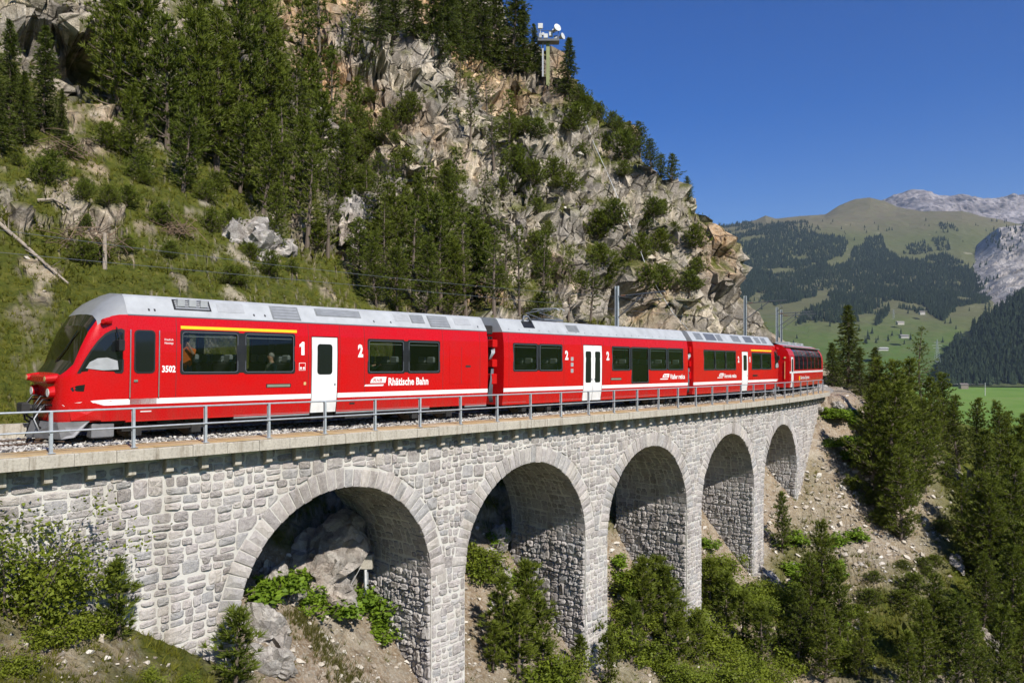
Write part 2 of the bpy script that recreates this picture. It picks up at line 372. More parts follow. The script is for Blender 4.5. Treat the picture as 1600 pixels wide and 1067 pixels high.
    # foliage
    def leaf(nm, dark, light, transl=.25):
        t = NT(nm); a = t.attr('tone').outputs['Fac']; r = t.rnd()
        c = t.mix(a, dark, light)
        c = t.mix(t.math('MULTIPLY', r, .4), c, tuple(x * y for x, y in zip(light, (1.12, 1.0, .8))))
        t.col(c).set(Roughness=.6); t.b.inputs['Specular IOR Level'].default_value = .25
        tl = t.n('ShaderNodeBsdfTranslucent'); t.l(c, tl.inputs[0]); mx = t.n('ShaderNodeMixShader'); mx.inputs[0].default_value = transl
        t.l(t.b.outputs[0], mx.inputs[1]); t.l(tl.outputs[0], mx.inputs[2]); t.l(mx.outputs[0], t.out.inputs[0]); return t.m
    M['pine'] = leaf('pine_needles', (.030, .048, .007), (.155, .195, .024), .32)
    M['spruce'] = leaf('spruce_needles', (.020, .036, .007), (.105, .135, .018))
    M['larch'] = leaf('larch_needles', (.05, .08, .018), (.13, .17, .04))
    M['leafy'] = leaf('broad_leaves', (.055, .085, .008), (.21, .26, .025), .38)
    M['herb'] = leaf('herb_leaves', (.06, .12, .010), (.18, .28, .022), .35)
    M['grass'] = leaf('grass_blades', (.06, .075, .014), (.20, .195, .055), .3)
    M['heath'] = leaf('heath_sprigs', (.040, .052, .006), (.19, .195, .022), .3)
    M['dead'] = plain('dead_wood', (.30, .25, .20), .9, 0, .35, 8)
    M['twig'] = plain('dead_twig', (.17, .115, .075), .9, 0, .4, 8)
    t = NT('bark'); p = t.pos(); t.col(t.mix(t.noise(9, 5, .7, p), (.07, .05, .036), (.19, .15, .12))).set(Roughness=.95); M['bark'] = t.m
    M['cut_wood'] = plain('cut_wood', (.45, .25, .11), .85, 0, .2, 8)
    M['mast_green'] = plain('mast_green', (.22, .24, .10), .5, 0, .15, 2)
    M['device_white'] = plain('device_white', (.50, .51, .51), .5, 0, .25, 3)
    M['skin'] = plain('skin', (.52, .30, .21), .55, 0, .05)
    M['hair'] = plain('hair', (.05, .035, .025), .6)
    M['hair_grey'] = plain('hair_grey', (.35, .33, .31), .6)
    for nm, c in (('cloth_orange', (.75, .16, .02)), ('cloth_grey', (.30, .33, .27)), ('cloth_green', (.20, .34, .14)), ('cloth_pale', (.55, .45, .38)), ('cloth_blue', (.06, .10, .18))): M[nm] = plain(nm, c, .85)
build_materials()
# ------------------------------------------------------------------ hillside: one sheet under and around everything near
def _ctrl():
    C = []
    def st(s, t, rel): C.append(W(s, t, rel))
    for s, r in ((-14, -1.4), (-6, -2.2), (-2, -3.1), (1.2, -4.0), (4, -6.0), (8, -8.0), (12.5, -9.4), (17, -10.1), (21, -10.7), (25.5, -11.3), (29.6, -11.3), (34, -11.0), (38.3, -10.2), (43, -8.7), (47, -6.7), (50, -3.9), (52.6, -1.6), (56, -.5), (60, -.4), (68, -.4), (80, -.4)): st(s, .4, r)
    for s, r in ((-14, -.4), (-6, -.4), (1, -.7), (4.7, -2.2), (8, -3.6), (12, -4.8), (17, -5.6), (21, -6.2), (25, -6.5), (30, -6.2), (34, -5.6), (38, -4.7), (43, -3.0), (47, -1.6), (52, -.4), (60, -.3), (70, -.3), (85, -.3), (100, -.3)): st(s, 5, r)
    for s, r in ((-14, 1.6), (-6, 1.6), (1, 2.0), (5, 1.6), (12, .4), (21, -.4), (30, -.4), (38, -.2), (45, .4), (52, 1.0)): st(s, 8, r)
    for s, r in ((-14, 5.0), (-5, 5.0), (5, 4.8), (12, 4.6), (21, 3.6), (30, 3.6), (38, 3.4), (46, 3.8)): st(s, 13, r)
    for s, r in ((-14, -3.6), (-6, -4.8), (1, -6.8), (5, -9.0), (12, -12.6), (21, -14.6), (30, -15.4), (38, -13.6), (47, -10.2), (53, -7.0), (60, -4.8), (70, -3.0)): st(s, -6, r)
    for s, r in ((-20, -17), (-6, -18), (20, -23), (45, -24)): st(s, -20, r)
    for s, r in ((-20, -34), (10, -40), (40, -40)): st(s, -45, r)
    def px(x, y, Y): C.append(tuple(at(x, y, Y)))
    for x, y, Y in ((0, 560, 24), (0, 400, 29), (0, 200, 38), (0, 100, 43), (0, 0, 46), (0, -120, 52),
                    (200, 450, 30), (200, 300, 38), (200, 150, 47), (200, 60, 51), (200, 0, 53), (200, -120, 62),
                    (400, 460, 36), (400, 350, 44), (400, 200, 55), (400, 0, 68), (400, -120, 78),
                    (600, 480, 44), (600, 350, 53), (600, 250, 60), (610, 90, 66), (610, 55, 70), (600, 0, 82), (600, -80, 96),
                    (750, 490, 50), (750, 350, 60), (750, 200, 70), (750, 110, 84), (760, 40, 98), (770, 20, 112),
                    (850, 500, 54), (850, 380, 61), (850, 250, 69), (850, 150, 80), (853, 118, 88), (845, 160, 112),
                    (950, 505, 60), (950, 400, 65), (950, 280, 72), (945, 185, 81), (945, 260, 105),
                    (1050, 520, 65), (1050, 420, 68), (1050, 340, 72), (1048, 285, 77), (1050, 400, 98),
                    (1128, 530, 70), (1128, 440, 71.5), (1126, 368, 74.5), (1130, 500, 92),
                    (1172, 535, 72.5), (1172, 445, 74), (1192, 530, 75), (1200, 560, 84), (1200, 570, 105),
                    (1330, 622, 66), (1300, 612, 74), (1340, 740, 58), (1300, 700, 57), (1380, 900, 47), (1430, 1067, 39), (1500, 765, 62), (1560, 1000, 46), (1600, 860, 57),
                    (1320, 605, 100), (1320, 600, 140), (1430, 650, 90), (1520, 700, 84), (1600, 730, 90), (1430, 650, 150), (1550, 680, 150), (1250, 600, 150)): px(x, y, Y)
    C += [(-60, 30, 26), (-70, 60, 44), (-60, 90, 58), (-30, 115, 62), (0, 150, 48), (-60, 150, 80), (-120, 60, 70), (-110, 130, 105), (40, 200, -22), (110, 200, -38), (150, 120, -45), (150, 60, -50), (120, 0, -60), (60, -20, -45), (0, -60, -52), (-60, -30, -8), (-90, 0, 22), (-80, -60, -25), (80, 260, -40), (0, 230, 25), (-80, 250, 70), (160, 260, -52), (-160, 200, 120), (0, -160, -85), (160, -160, -90), (-160, -160, -70), (-200, 0, 60)]
    return np.array(C)
_CT = _ctrl()
def _phi(r): return np.sqrt(r * r + 6.0)
_D = np.hypot(_CT[:, None, 0] - _CT[None, :, 0], _CT[:, None, 1] - _CT[None, :, 1])
_n = len(_CT); _Amat = np.zeros((_n + 3, _n + 3)); _Amat[:_n, :_n] = _phi(_D) - np.eye(_n) * .35
_Amat[:_n, _n] = 1; _Amat[:_n, _n + 1:] = _CT[:, :2]; _Amat[_n, :_n] = 1; _Amat[_n + 1:, :_n] = _CT[:, :2].T
_wt = np.linalg.solve(_Amat, np.concatenate([_CT[:, 2], [0, 0, 0]]))
def base_h(X, Y):
    sh = X.shape; X = X.ravel(); Y = Y.ravel(); z = np.full(X.shape, _wt[_n])
    z = z + _wt[_n + 1] * X + _wt[_n + 2] * Y
    for i in range(_n): z = z + _wt[i] * _phi(np.hypot(X - _CT[i, 0], Y - _CT[i, 1]))
    return z.reshape(sh)

def build_hillside():
    az = np.concatenate([np.radians(np.arange(-178, -35, 3.0)), np.arange(R(-34.5), R(34.5), .0017), np.radians(np.arange(35, 181, 3.0))])
    rr = np.exp(np.linspace(math.log(5), math.log(300), 520))
    A, RR = np.meshgrid(az, rr, indexing='ij')
    Z = base_h(np.sin(A) * RR, np.cos(A) * RR)
    nv = len(az)
    def ground_kind(P, G):
        s, t = to_st(P[:, 0], P[:, 1]); rel = P[:, 2] - (PZ0 + GRADE * s)
        du = np.gradient(G, axis=0); dv = np.gradient(G, axis=1)
        N = np.cross(dv, du).reshape(-1, 3); N /= np.linalg.norm(N, axis=1)[:, None] + 1e-9; N[N[:, 2] < 0] *= -1
        n1 = fbm(P * .06, 4, 11); n2 = fbm(P * .22, 4, 23); hill = sstep(5.5, 9.5, t)
        # rock: the cliff right of the gully, ribs in the wooded middle, little on the grassy bank at the left
        cliff = sstep(20, 34, s + n1 * 14) * hill
        high = sstep(11, 17, P[:, 2] + n1 * 7) * hill
        rock = np.clip(cliff * 1.0 + high * (.35 + .8 * n2) + (n2 - .22) * 1.5 * hill * sstep(3, 12, s + P[:, 2]), 0, 1)
        rock = np.where(t < 5.5, np.clip((n2 - .25) * 2.0, 0, .6) * sstep(1.5, 6, -rel), rock)
        rock = np.clip(rock + sstep(.62, .45, N[:, 2]) * .6 * hill, 0, 1)
        return s, t, rel, N, n1, n2, hill, cliff, rock
    G = np.stack([np.sin(A) * RR, np.cos(A) * RR, Z], -1); P = G.reshape(-1, 3)
    s, t, rel, N, n1, n2, hill, cliff, rock = ground_kind(P, G)
    # terraces: benches and walls
    band = 5.2; zz = P[:, 2] + n1 * 5.5 + n2 * 1.6
    ph = zz / band - np.floor(zz / band); ter = (sstep(.30, .62, ph) - ph) * band
    amp = np.clip(rock, 0, 1) * sstep(5.5, 10, t) * sstep(190, 120, np.hypot(P[:, 0], P[:, 1]))
    Zt = (P[:, 2] + ter * .55 * amp).reshape(Z.shape)
    # rows closer together where the ground stands up towards the eye
    w = np.abs(np.diff(Zt / RR, axis=1)) + .20 * np.diff(np.log(RR), axis=1)
    ker = np.ones(9) / 9; w2 = w.copy()
    for j in range(w.shape[1]): w2[:, j] = np.convolve(np.pad(w[:, j], 4, mode='edge'), ker, mode='valid')
    cum = np.concatenate([np.zeros((nv, 1)), np.cumsum(w2, axis=1)], axis=1); cum /= cum[:, -1:]
    NR = 580; u = np.linspace(0, 1, NR)
    RRn = np.stack([np.interp(u, cum[i], rr) for i in range(nv)]); Z = np.stack([np.interp(RRn[i], rr, Zt[i]) for i in range(nv)])
    A = np.repeat(az[:, None], NR, axis=1)
    G = np.stack([np.sin(A) * RRn, np.cos(A) * RRn, Z], -1); P = G.reshape(-1, 3).copy()
    s, t, rel, N, n1, n2, hill, cliff, rock = ground_kind(P, G); n3 = fbm(P * .8, 4, 31)
    # broken faces
    hor = N.copy(); hor[:, 2] *= .35; hor /= np.linalg.norm(hor, axis=1)[:, None] + 1e-9
    near = np.hypot(P[:, 0], P[:, 1]) < 170
    sel = np.where(near & (rock > .05))[0]
    Q = P[sel]; disp = np.zeros(len(sel)); crack = np.zeros(len(sel)); blk = np.full(len(P), .6)
    wob = np.stack([n3[sel], n2[sel], n3[sel] * .5], axis=1)
    rot = np.array([[.80, .20, .56], [-.36, .91, .19], [-.47, -.36, .81]]); Qr = Q @ rot.T * np.array([1, 1, 1.35])      # tilted bedding
    tone = 0
    def soften(d):
        full = np.zeros(len(P)); full[sel] = d; full = full.reshape(nv, NR)
        for ax in (0, 1): full = .25 * np.roll(full, 1, ax) + .5 * full + .25 * np.roll(full, -1, ax)
        return full.ravel()[sel]
    for sz, am, sd in ((7.5, 2.2, 3), (3.0, 1.4, 43), (1.25, .62, 83), (.55, .24, 123)):
        f, e, cid = facet(Qr / sz + wob * .22, sd, True); tone = tone + cid * {7.5: .8, 3.0: 1.2, 1.25: .8, .55: .4}[sz]
        disp += soften(f * am) if sz > 2 else f * am
        crack += np.where(e < .14, -(0.14 - e) * 3.4 * am, 0) if sz < 5 else 0
    blk[sel] = tone / 3.2
    k = rock[sel] ** .7 * np.where(t[sel] > 5.5, 1, .45) * sstep(-.5, 2.0, np.abs(t[sel] - 2.4) - 2.6)
    P[sel] += hor[sel] * ((disp + crack) * k)[:, None]
    soft = np.where(np.abs(t - 2.4) < 3, .2, 1)
    P += N * ((n3 * .22 + n2 * .30) * soft)[:, None]
    fine = fbm(P * 2.6, 3, 77); P += N * (fine * .10 * near * soft)[:, None]
    # bench that carries the track before and after the viaduct
    ss = s; bench = sstep(4.6, 3.0, np.abs(t - 2.4)) * np.clip(sstep(54, 57, ss) + sstep(-3, -6, ss), 0, 1)
    P[:, 2] = P[:, 2] * (1 - bench) + (PZ0 + GRADE * ss - .30) * bench
    # keep the ground below deck and ballast along the viaduct
    m = (t > -1) & (t < 5.2) & (ss > -7) & (ss < 56)
    P[m, 2] = np.minimum(P[m, 2], PZ0 + GRADE * ss[m] - .75)
    # ground cover
    G = P.reshape(nv, NR, 3); du = np.gradient(G, axis=0); dv = np.gradient(G, axis=1)
    N = np.cross(dv, du).reshape(-1, 3); N /= np.linalg.norm(N, axis=1)[:, None] + 1e-9; N[N[:, 2] < 0] *= -1
    upn = N[:, 2]
    green = sstep(.44, .70, upn + n3 * .16 + n2 * .10) * (1 - rock) + sstep(.66, .80, upn + n3 * .14) * rock * .9
    green *= np.where(hill > .5, 1 - sstep(.16, .4, n3 + .4 * n2) * .75, 1)
    below = t < 4.5
    scree = sstep(40, 47, s + n2 * 5) * sstep(5, 2, t) * sstep(1.10, .2, np.abs((t + 5) / 9) + n2 * .45)
    dirt = sstep(-.5, 1, t) * sstep(6, 4, t) * sstep(3, 5, s)
    earth = np.where(below, np.clip(.75 + n2, 0, 1), sstep(.35, .6, upn) * .35)
    earth = np.clip(np.maximum(earth, np.maximum(scree, dirt)), 0, 1) * (1 - np.where(below, rock * .8, rock))
    gb = np.clip(.50 + n2 * 1.8 + n3 * .7, 0, 1) * (1 - scree * .85) * (1 - dirt * .9) + .25 * sstep(26, 34, s) * sstep(0, -3, t) * (1 - scree)
    gb = np.clip(gb + .75 * sstep(-5, -9, t + n2 * 4) * sstep(38, 46, s), 0, 1); green = np.where(below, gb, green); green = np.where(bench > .3, 0, green)
    warm = sstep(-.12, .30, fbm(P * .11 + 5, 3, 91)) * (.45 + .55 * cliff)
    cov = np.stack([green, warm, earth, sstep(.2, .8, blk)], axis=1)
    idx = np.arange(nv * NR).reshape(nv, NR)
    f = np.stack([idx[:-1, :-1], idx[:-1, 1:], idx[1:, 1:], idx[1:, :-1]], axis=-1).reshape(-1, 4)
    f2 = np.stack([idx[-1, :-1], idx[-1, 1:], idx[0, 1:], idx[0, :-1]], axis=-1)
    f = np.concatenate([f, f2])
    me = mesh('hillside', P, f[:, ::-1].copy(), M['ground'])
    ca = me.color_attributes.new('cover', 'FLOAT_COLOR', 'POINT'); ca.data.foreach_set('color', cov.astype(np.float32).ravel())
    o = link('hillside', me); tag(o, 'steep rocky hillside with grass banks above and below the viaduct', 'hillside', kind='structure')
    dense = (az >= R(-34.6)) & (az <= R(34.6)); di = np.where(dense)[0]
    return dict(P=P.reshape(nv, NR, 3), N=N.reshape(nv, NR, 3), az=az, di=di, cover=cov.reshape(nv, NR, 4), s=s.reshape(nv, NR), t=t.reshape(nv, NR), rock=rock.reshape(nv, NR), faces=f)
HILL = build_hillside()
_bv = BVHTree.FromPolygons([tuple(v) for v in HILL['P'].reshape(-1, 3)], [tuple(q) for q in HILL['faces'].tolist()])
def hit(px, py, far=260):
    """where a bearing meets the hillside"""
    d = ray(px, py); L = d.length; r = _bv.ray_cast(Vector((0, 0, 0)), d / L, far)
    return r[0], r[1]
def drop(x, y, top=120):
    r = _bv.ray_cast(Vector((x, y, top)), Vector((0, 0, -1)), 400)
    return r[0]

# ------------------------------------------------------------------ valley, far mountains
def poly_in(px, py, poly):
    inside = np.zeros(px.shape, bool); n = len(poly)
    for i in range(n):
        x1, y1 = poly[i]; x2, y2 = poly[(i + 1) % n]
        c = ((y1 > py) != (y2 > py)) & (px < (x2 - x1) * (py - y1) / (y2 - y1 + 1e-12) + x1); inside ^= c
    return inside
def slope_mesh(name, rows, nx, ny, amp, seed, mat, label, back=900.0, rough=1.0):
    """rows: list of polylines (px,py,dist) from crest down to foot; the far side drops behind the crest"""
    x0 = min(p[0] for p in rows[0]); x1 = max(p[0] for p in rows[0]); xs = np.linspace(x0, x1, nx)
    L = []
    for r in rows:
        r = sorted(r); a = np.array(r, float)
        y = np.interp(xs, a[:, 0], a[:, 1]); d = np.interp(xs, a[:, 0], a[:, 2]); L.append(np.stack([xs, y, d], axis=1))
    L = np.array(L)
    pts = np.stack([(L[..., 0] - 800) / FPX * L[..., 2], L[..., 2], (533.5 - L[..., 1]) / FPX * L[..., 2]], axis=-1)
    k = np.linspace(0, len(rows) - 1, ny); i0 = np.clip(np.floor(k).astype(int), 0, len(rows) - 2); fr = (k - i0)[:, None, None]
    P = pts[i0] * (1 - fr) + pts[i0 + 1] * fr
    d = P.reshape(-1, 3)[:, 1:2]
    Q = P.reshape(-1, 3)
    n = fbm(Q / amp[1], 6, seed, .55); rg = 1 - np.abs(fbm(Q / (amp[1] * .6) * np.array([1, 1, .25]), 5, seed + 7, .55)) * 2
    fade = np.ones(ny); fade[:3] = (.25, .5, .8)
    Q = Q + np.array([[0, -1, .35]]) * ((n + rg * rough * .7) * amp[0] * np.repeat(fade, nx))[:, None]
    P = Q.reshape(ny, nx, 3)
    bk = P[0:1].copy(); bk[..., 1] += back; bk[..., 2] -= back * .6
    P = np.concatenate([bk, P]); ny += 1
    idx = np.arange(nx * ny).reshape(ny, nx)
    f = np.stack([idx[:-1, :-1], idx[1:, :-1], idx[1:, 1:], idx[:-1, 1:]], axis=-1).reshape(-1, 4)
    me = mesh(name, P.reshape(-1, 3), f, mat, smooth=False)
    o = link(name, me); tag(o, label, 'mountain', kind='structure')
    return o, P
def cone_forest(name, pos, hts, mat, label, stacks=3, sides=6, seed=1):
    """a far wood as one mass: every tree a few stacked, ragged cones"""
    rg = np.random.default_rng(seed); V = []; F = []; T = []; n = len(pos); o = 0
    for k in range(stacks):
        z0 = .06 + .30 * k; z1 = min(1.0, z0 + .52 if k < stacks - 1 else 1.0); r = .20 * (1 - k / (stacks + .4))
        a = np.linspace(0, 2 * math.pi, sides, endpoint=False)[None, :] + rg.random((n, 1)) * 6
        rad = hts[:, None] * r * (.7 + .6 * rg.random((n, sides)))
        ringx = pos[:, None, 0] + np.cos(a) * rad; ringy = pos[:, None, 1] + np.sin(a) * rad; ringz = pos[:, None, 2] + hts[:, None] * (z0 + .07 * (rg.random((n, sides)) - .5))
        ring = np.stack([ringx, ringy, ringz], axis=-1); tip = np.stack([pos[:, 0], pos[:, 1], pos[:, 2] + hts * z1], axis=-1)[:, None, :]
        vv = np.concatenate([ring, tip], axis=1); V.append(vv.reshape(-1, 3))
        b = (np.arange(n) * (sides + 1))[:, None] + o
        for i in range(sides): F.append(np.concatenate([b + i, b + (i + 1) % sides, b + sides], axis=1))
        T.append(np.repeat(rg.random(n), sides + 1)); o += n * (sides + 1)
    me = mesh(name, np.concatenate(V), np.concatenate(F), mat)
    at_ = me.attributes.new('tone', 'FLOAT', 'POINT'); at_.data.foreach_set('value', np.concatenate(T).astype(np.float32))
    o = link(name, me); tag(o, label, 'forest', kind='stuff'); return o
def land_mat(nm, stops, scale, second=None, bump=.0, rough2=None):
    t = NT(nm); p = t.pos(); f = t.noise(scale, 7, .62, p, .4)
    c = t.ramp(f, stops)
    if second: c = t.mix(t.ramp(t.noise(second[0], 6, .65, p, .5), [(second[1], 0.), (second[1] + .14, second[3] if len(second) > 3 else .8)]), c, second[2])
    t.col(c).set(Roughness=1.0); t.b.inputs['Specular IOR Level'].default_value = .05
    if bump: t.bump(f, .8, bump)
    return t.m

def build_far():
    # meadows and pasture of the big mountain: green below, olive and straw above
    t = NT('pasture'); p = t.pos(); sx = t.n('ShaderNodeSeparateXYZ'); t.l(p, sx.inputs[0])
    h = t.math('MULTIPLY_ADD', sx.outputs[2], 1 / 900.0); h.node.inputs[2].default_value = .16
    f = t.noise(.004, 8, .62, p, .5); f2 = t.noise(.03, 6, .65, p); hh = t.math('ADD', h, t.math('MULTIPLY', t.math('SUBTRACT', f, .5), .28))
    c = t.ramp(hh, [(.05, (.062, .115, .022)), (.16, (.072, .108, .028)), (.27, (.10, .10, .05)), (.45, (.105, .102, .055)), (.75, (.082, .092, .036)), (.95, (.125, .108, .066))])
    c = t.mix(t.ramp(f2, [(.42, 0.), (.62, .5)]), c, (.10, .11, .045)); c = t.mix(t.ramp(t.noise(.012, 6, .7, p), [(.62, 0.), (.70, .55)]), c, (.30, .27, .20))
    t.col(c).set(Roughness=1.0); t.b.inputs['Specular IOR Level'].default_value = .05; M['pasture'] = t.m
    M['meadow'] = land_mat('meadow', [(.3, (.10, .19, .03)), (.55, (.135, .22, .045)), (.75, (.16, .21, .06))], .012, (.05, .6, (.10, .12, .05)))
    M['grey_peak'] = land_mat('grey_peak', [(.32, (.085, .075, .075)), (.48, (.20, .18, .18)), (.68, (.36, .335, .33))], .008, (.02, .52, (.13, .115, .115)))
    M['pale_scar'] = land_mat('pale_scar', [(.30, (.18, .165, .15)), (.5, (.33, .305, .285)), (.72, (.50, .47, .44))], .016, (.011, .58, (.07, .085, .05), .7))
    t = NT('far_trees'); a = t.attr('tone').outputs['Fac']; t.col(t.mix(a, (.012, .022, .014), (.032, .046, .024))).set(Roughness=1.0); t.b.inputs['Specular IOR Level'].default_value = .05; M['far_trees'] = t.m
    M['forest_floor'] = land_mat('forest_floor', [(.3, (.03, .045, .018)), (.7, (.075, .085, .035))], .02)
    # grey rocky summit behind
    slope_mesh('rock_peak', [[(1340, 330, 7400), (1385, 311, 7300), (1402, 304, 7250), (1420, 299, 7200), (1438, 300, 7200), (1455, 304, 7200), (1480, 309, 7100), (1505, 315, 7000), (1540, 317, 7000), (1565, 312, 7000), (1580, 306, 7000), (1595, 307, 7000), (1620, 313, 7000), (1700, 300, 7000), (1900, 330, 7000)],
                            [(1340, 352, 6400), (1900, 362, 6400)]], 300, 60, (95, 520), 5, M['grey_peak'], 'grey bare rocky summit ridge at the right of the skyline', 2000, 1.5)
    # the big green mountain
    big, PB = slope_mesh('pasture_mountain', [
        [(700, 420, 5600), (1000, 372, 5300), (1130, 354, 5200), (1180, 344, 5150), (1196, 337, 5150), (1212, 342, 5150), (1250, 338, 5150), (1290, 335, 5150), (1310, 322, 5250), (1335, 312, 5300), (1358, 309, 5300), (1380, 315, 5250), (1400, 324, 5150), (1440, 331, 5000), (1500, 331, 4900), (1540, 340, 4800), (1600, 352, 4700), (1750, 375, 4500), (2000, 430, 4300)],
        [(700, 440, 4700), (1130, 372, 4600), (1300, 345, 4750), (1500, 350, 4500), (1600, 372, 4300), (2000, 450, 4000)],
        [(700, 470, 3900), (1130, 420, 3850), (1350, 400, 4000), (1500, 400, 3900), (2000, 470, 3600)],
        [(700, 500, 3200), (1200, 465, 3200), (1400, 455, 3250), (1600, 470, 3200), (2000, 500, 3000)],
        [(700, 530, 2600), (1200, 505, 2600), (1400, 498, 2600), (1600, 500, 2600), (2000, 530, 2500)],
        [(700, 575, 2150), (1200, 566, 2150), (1400, 560, 2150), (2000, 575, 2150)],
        [(700, 602, 1960), (2000, 602, 1960)]], 520, 230, (34, 420), 15, M['pasture'], 'broad green mountain with pastures and dark woods across the valley', 2600, .7)
    Z = lambda L: [(1100 + a / 2.964, 260 + b / 2.964) for a, b in L]
    woods = [Z([(60, 300), (200, 300), (330, 272), (480, 305), (660, 335), (655, 400), (560, 445), (420, 470), (360, 520), (240, 585), (190, 640), (60, 660)]), Z([(240, 585), (420, 470), (560, 445), (640, 510), (560, 540), (430, 560), (320, 600)]),
             Z([(690, 380), (760, 345), (830, 325), (840, 385), (900, 425), (990, 440), (1110, 405), (1200, 450), (1300, 540), (1390, 595), (1300, 640), (1170, 665), (1100, 715), (1050, 690), (1010, 640), (900, 622), (800, 610), (760, 600), (680, 545), (640, 510), (655, 450)]),
             Z([(260, 615), (360, 580), (520, 578), (520, 612), (420, 630), (330, 645)]), Z([(780, 730), (830, 660), (850, 650), (845, 690), (800, 735)]),
             Z([(470, 670), (640, 595), (720, 590), (740, 640), (640, 640), (560, 660)]), Z([(600, 470), (720, 440), (760, 470), (660, 500)]), Z([(540, 590), (660, 545), (690, 575), (600, 610)])]
    thin = [Z([(930, 370), (1030, 350), (1060, 400), (960, 420)]), Z([(1080, 270), (1150, 262), (1180, 300), (1110, 310)]), Z([(1060, 345), (1130, 335), (1140, 390), (1080, 400)]), Z([(640, 560), (1000, 600), (1020, 680), (700, 690)]), Z([(250, 560), (680, 480), (700, 560), (420, 600)]), Z([(480, 640), (700, 620), (720, 740), (420, 740)]), Z([(60, 270), (480, 262), (560, 300), (60, 320)])]
    rg = np.random.default_rng(21)
    ny, nx = PB.shape[:2]; N = 380000
    u = rg.random(N) * (nx - 2); v = 1 + rg.random(N) * (ny - 3); i = u.astype(int); j = v.astype(int); fu = (u - i)[:, None]; fv = (v - j)[:, None]
    Q = PB[j, i] * (1 - fu) * (1 - fv) + PB[j, i + 1] * fu * (1 - fv) + PB[j + 1, i] * (1 - fu) * fv + PB[j + 1, i + 1] * fu * fv
    px = 800 + Q[:, 0] / Q[:, 1] * FPX; py = 533.5 - Q[:, 2] / Q[:, 1] * FPX
    nn = fbm(Q / 130., 4, 9); nn2 = fbm(Q / 420., 3, 19)
    m = np.zeros(N, bool)
    jx = px + nn * 7; jy = py + nn * 5
    for w in woods: m |= poly_in(jx, jy, w) & (nn2 + nn * .9 > -.42)
    for w in thin: m |= poly_in(jx, jy, w) & (rg.random(N) < .40) & (nn > -.1)
    m |= (px > 1100) & (py > 345) & (py < 545) & (rg.random(N) < .012) & (nn > 0)
    m |= ((px < 1110) | (px > 1605)) & (nn2 > .05) & (py > 400) & (py < 560)
    keep = np.where(m)[0]; rg.shuffle(keep); keep = keep[:42000]
    cone_forest('far_forest', Q[keep], 13 + 12 * rg.random(len(keep)), M['far_trees'], 'dark conifer woods on the far green mountain', 2, 5, 3)
    # pale scar with trees at the right edge
    sc, PS = slope_mesh('rock_scar', [
        [(1490, 404, 4250), (1515, 392, 4150), (1545, 366, 4000), (1560, 356, 3900), (1600, 352, 3800), (1700, 340, 3700), (1900, 380, 3500)],
        [(1490, 422, 3980), (1512, 420, 3750), (1545, 415, 3600), (1600, 410, 3450), (1900, 430, 3200)],
        [(1490, 445, 3640), (1530, 445, 3400), (1550, 445, 3280), (1600, 440, 3150), (1900, 470, 2800)],
        [(1490, 478, 3220), (1550, 476, 3020), (1578, 480, 2820), (1600, 485, 2720), (1900, 510, 2400)],
        [(1490, 540, 2560), (1570, 540, 2450), (1600, 540, 2300), (1900, 560, 2100)],
        [(1490, 605, 2150), (1600, 605, 1960), (1900, 605, 1900)]], 220, 130, (42, 190), 33, M['pale_scar'], 'pale eroded rock scar on the mountain at the right edge', 900, 1.3)
    # wooded spur on the right
    sp, PP = slope_mesh('wooded_spur', [
        [(1464, 582, 2000), (1480, 556, 2110), (1495, 534, 2220), (1520, 512, 2300), (1550, 488, 2350), (1600, 459, 2400), (1700, 400, 2400), (1900, 330, 2400)],
        [(1464, 592, 1955), (1500, 572, 2000), (1550, 540, 2080), (1600, 520, 2080), (1900, 450, 2050)],
        [(1464, 604, 1900), (1900, 604, 1850)]], 160, 70, (12, 120), 44, M['forest_floor'], 'dark wooded spur closing the valley at the right', 500, .5)
    ny, nx = PP.shape[:2]; N = 7000; u = rg.random(N) * (nx - 2); v = 1 + rg.random(N) * (ny - 3); i = u.astype(int); j = v.astype(int)
    Q = PP[j, i]; Q = Q + (rg.random(Q.shape) - .5) * 8
    px = 800 + Q[:, 0] / Q[:, 1] * FPX; py = 533.5 - Q[:, 2] / Q[:, 1] * FPX
    Q = Q[~((abs(px - 1510) < 9) & (py > 505) & (py < 540))]
    cone_forest('spur_forest', Q, 17 + 13 * rg.random(len(Q)), M['far_trees'], 'dense dark conifer wood on the spur at the right', 4, 7, 5)
    ny, nx = PS.shape[:2]; N = 2600; u = rg.random(N) * (nx - 2); v = 1 + rg.random(N) * (ny - 3); i = u.astype(int); j = v.astype(int); Q = PS[j, i]
    px = 800 + Q[:, 0] / Q[:, 1] * FPX; py = 533.5 - Q[:, 2] / Q[:, 1] * FPX; nn = fbm(Q / 110., 3, 5)
    m = (((py < 402 + nn * 30) & (px > 1540)) | (px > 1640) | ((nn > .30))) & (py < 480)
    Q = Q[m]; cone_forest('scar_forest', Q, 16 + 10 * rg.random(len(Q)), M['far_trees'], 'conifers above the pale rock scar', 2, 5, 6)
    # valley floor out to the foot of the mountains, all round
    az = np.concatenate([np.radians(np.arange(-180, 2, 4.0)), np.arange(R(2), R(36), .004), np.radians(np.arange(36, 181, 4.0))]); rr = np.array([150, 200, 260, 340, 450, 600, 750, 900, 1100, 1300, 1500, 1700, 1900, 2200, 2600, 3200, 4500, 7000, 10000.])
    A, RR = np.meshgrid(az, rr, indexing='ij'); X = np.sin(A) * RR; Y = np.cos(A) * RR
    Zf = np.interp(RR, [150, 200, 260, 450, 800, 1000, 2000, 2600, 14000], [-48, -55, -66, -86, -99, -101, -106, -112, -140])
    Zf = Zf + fbm(np.stack([X.ravel(), Y.ravel(), 0 * X.ravel()], 1) / 300., 3, 2).reshape(X.shape) * np.clip((RR - 150) / 300, 0, 1) * 3.0
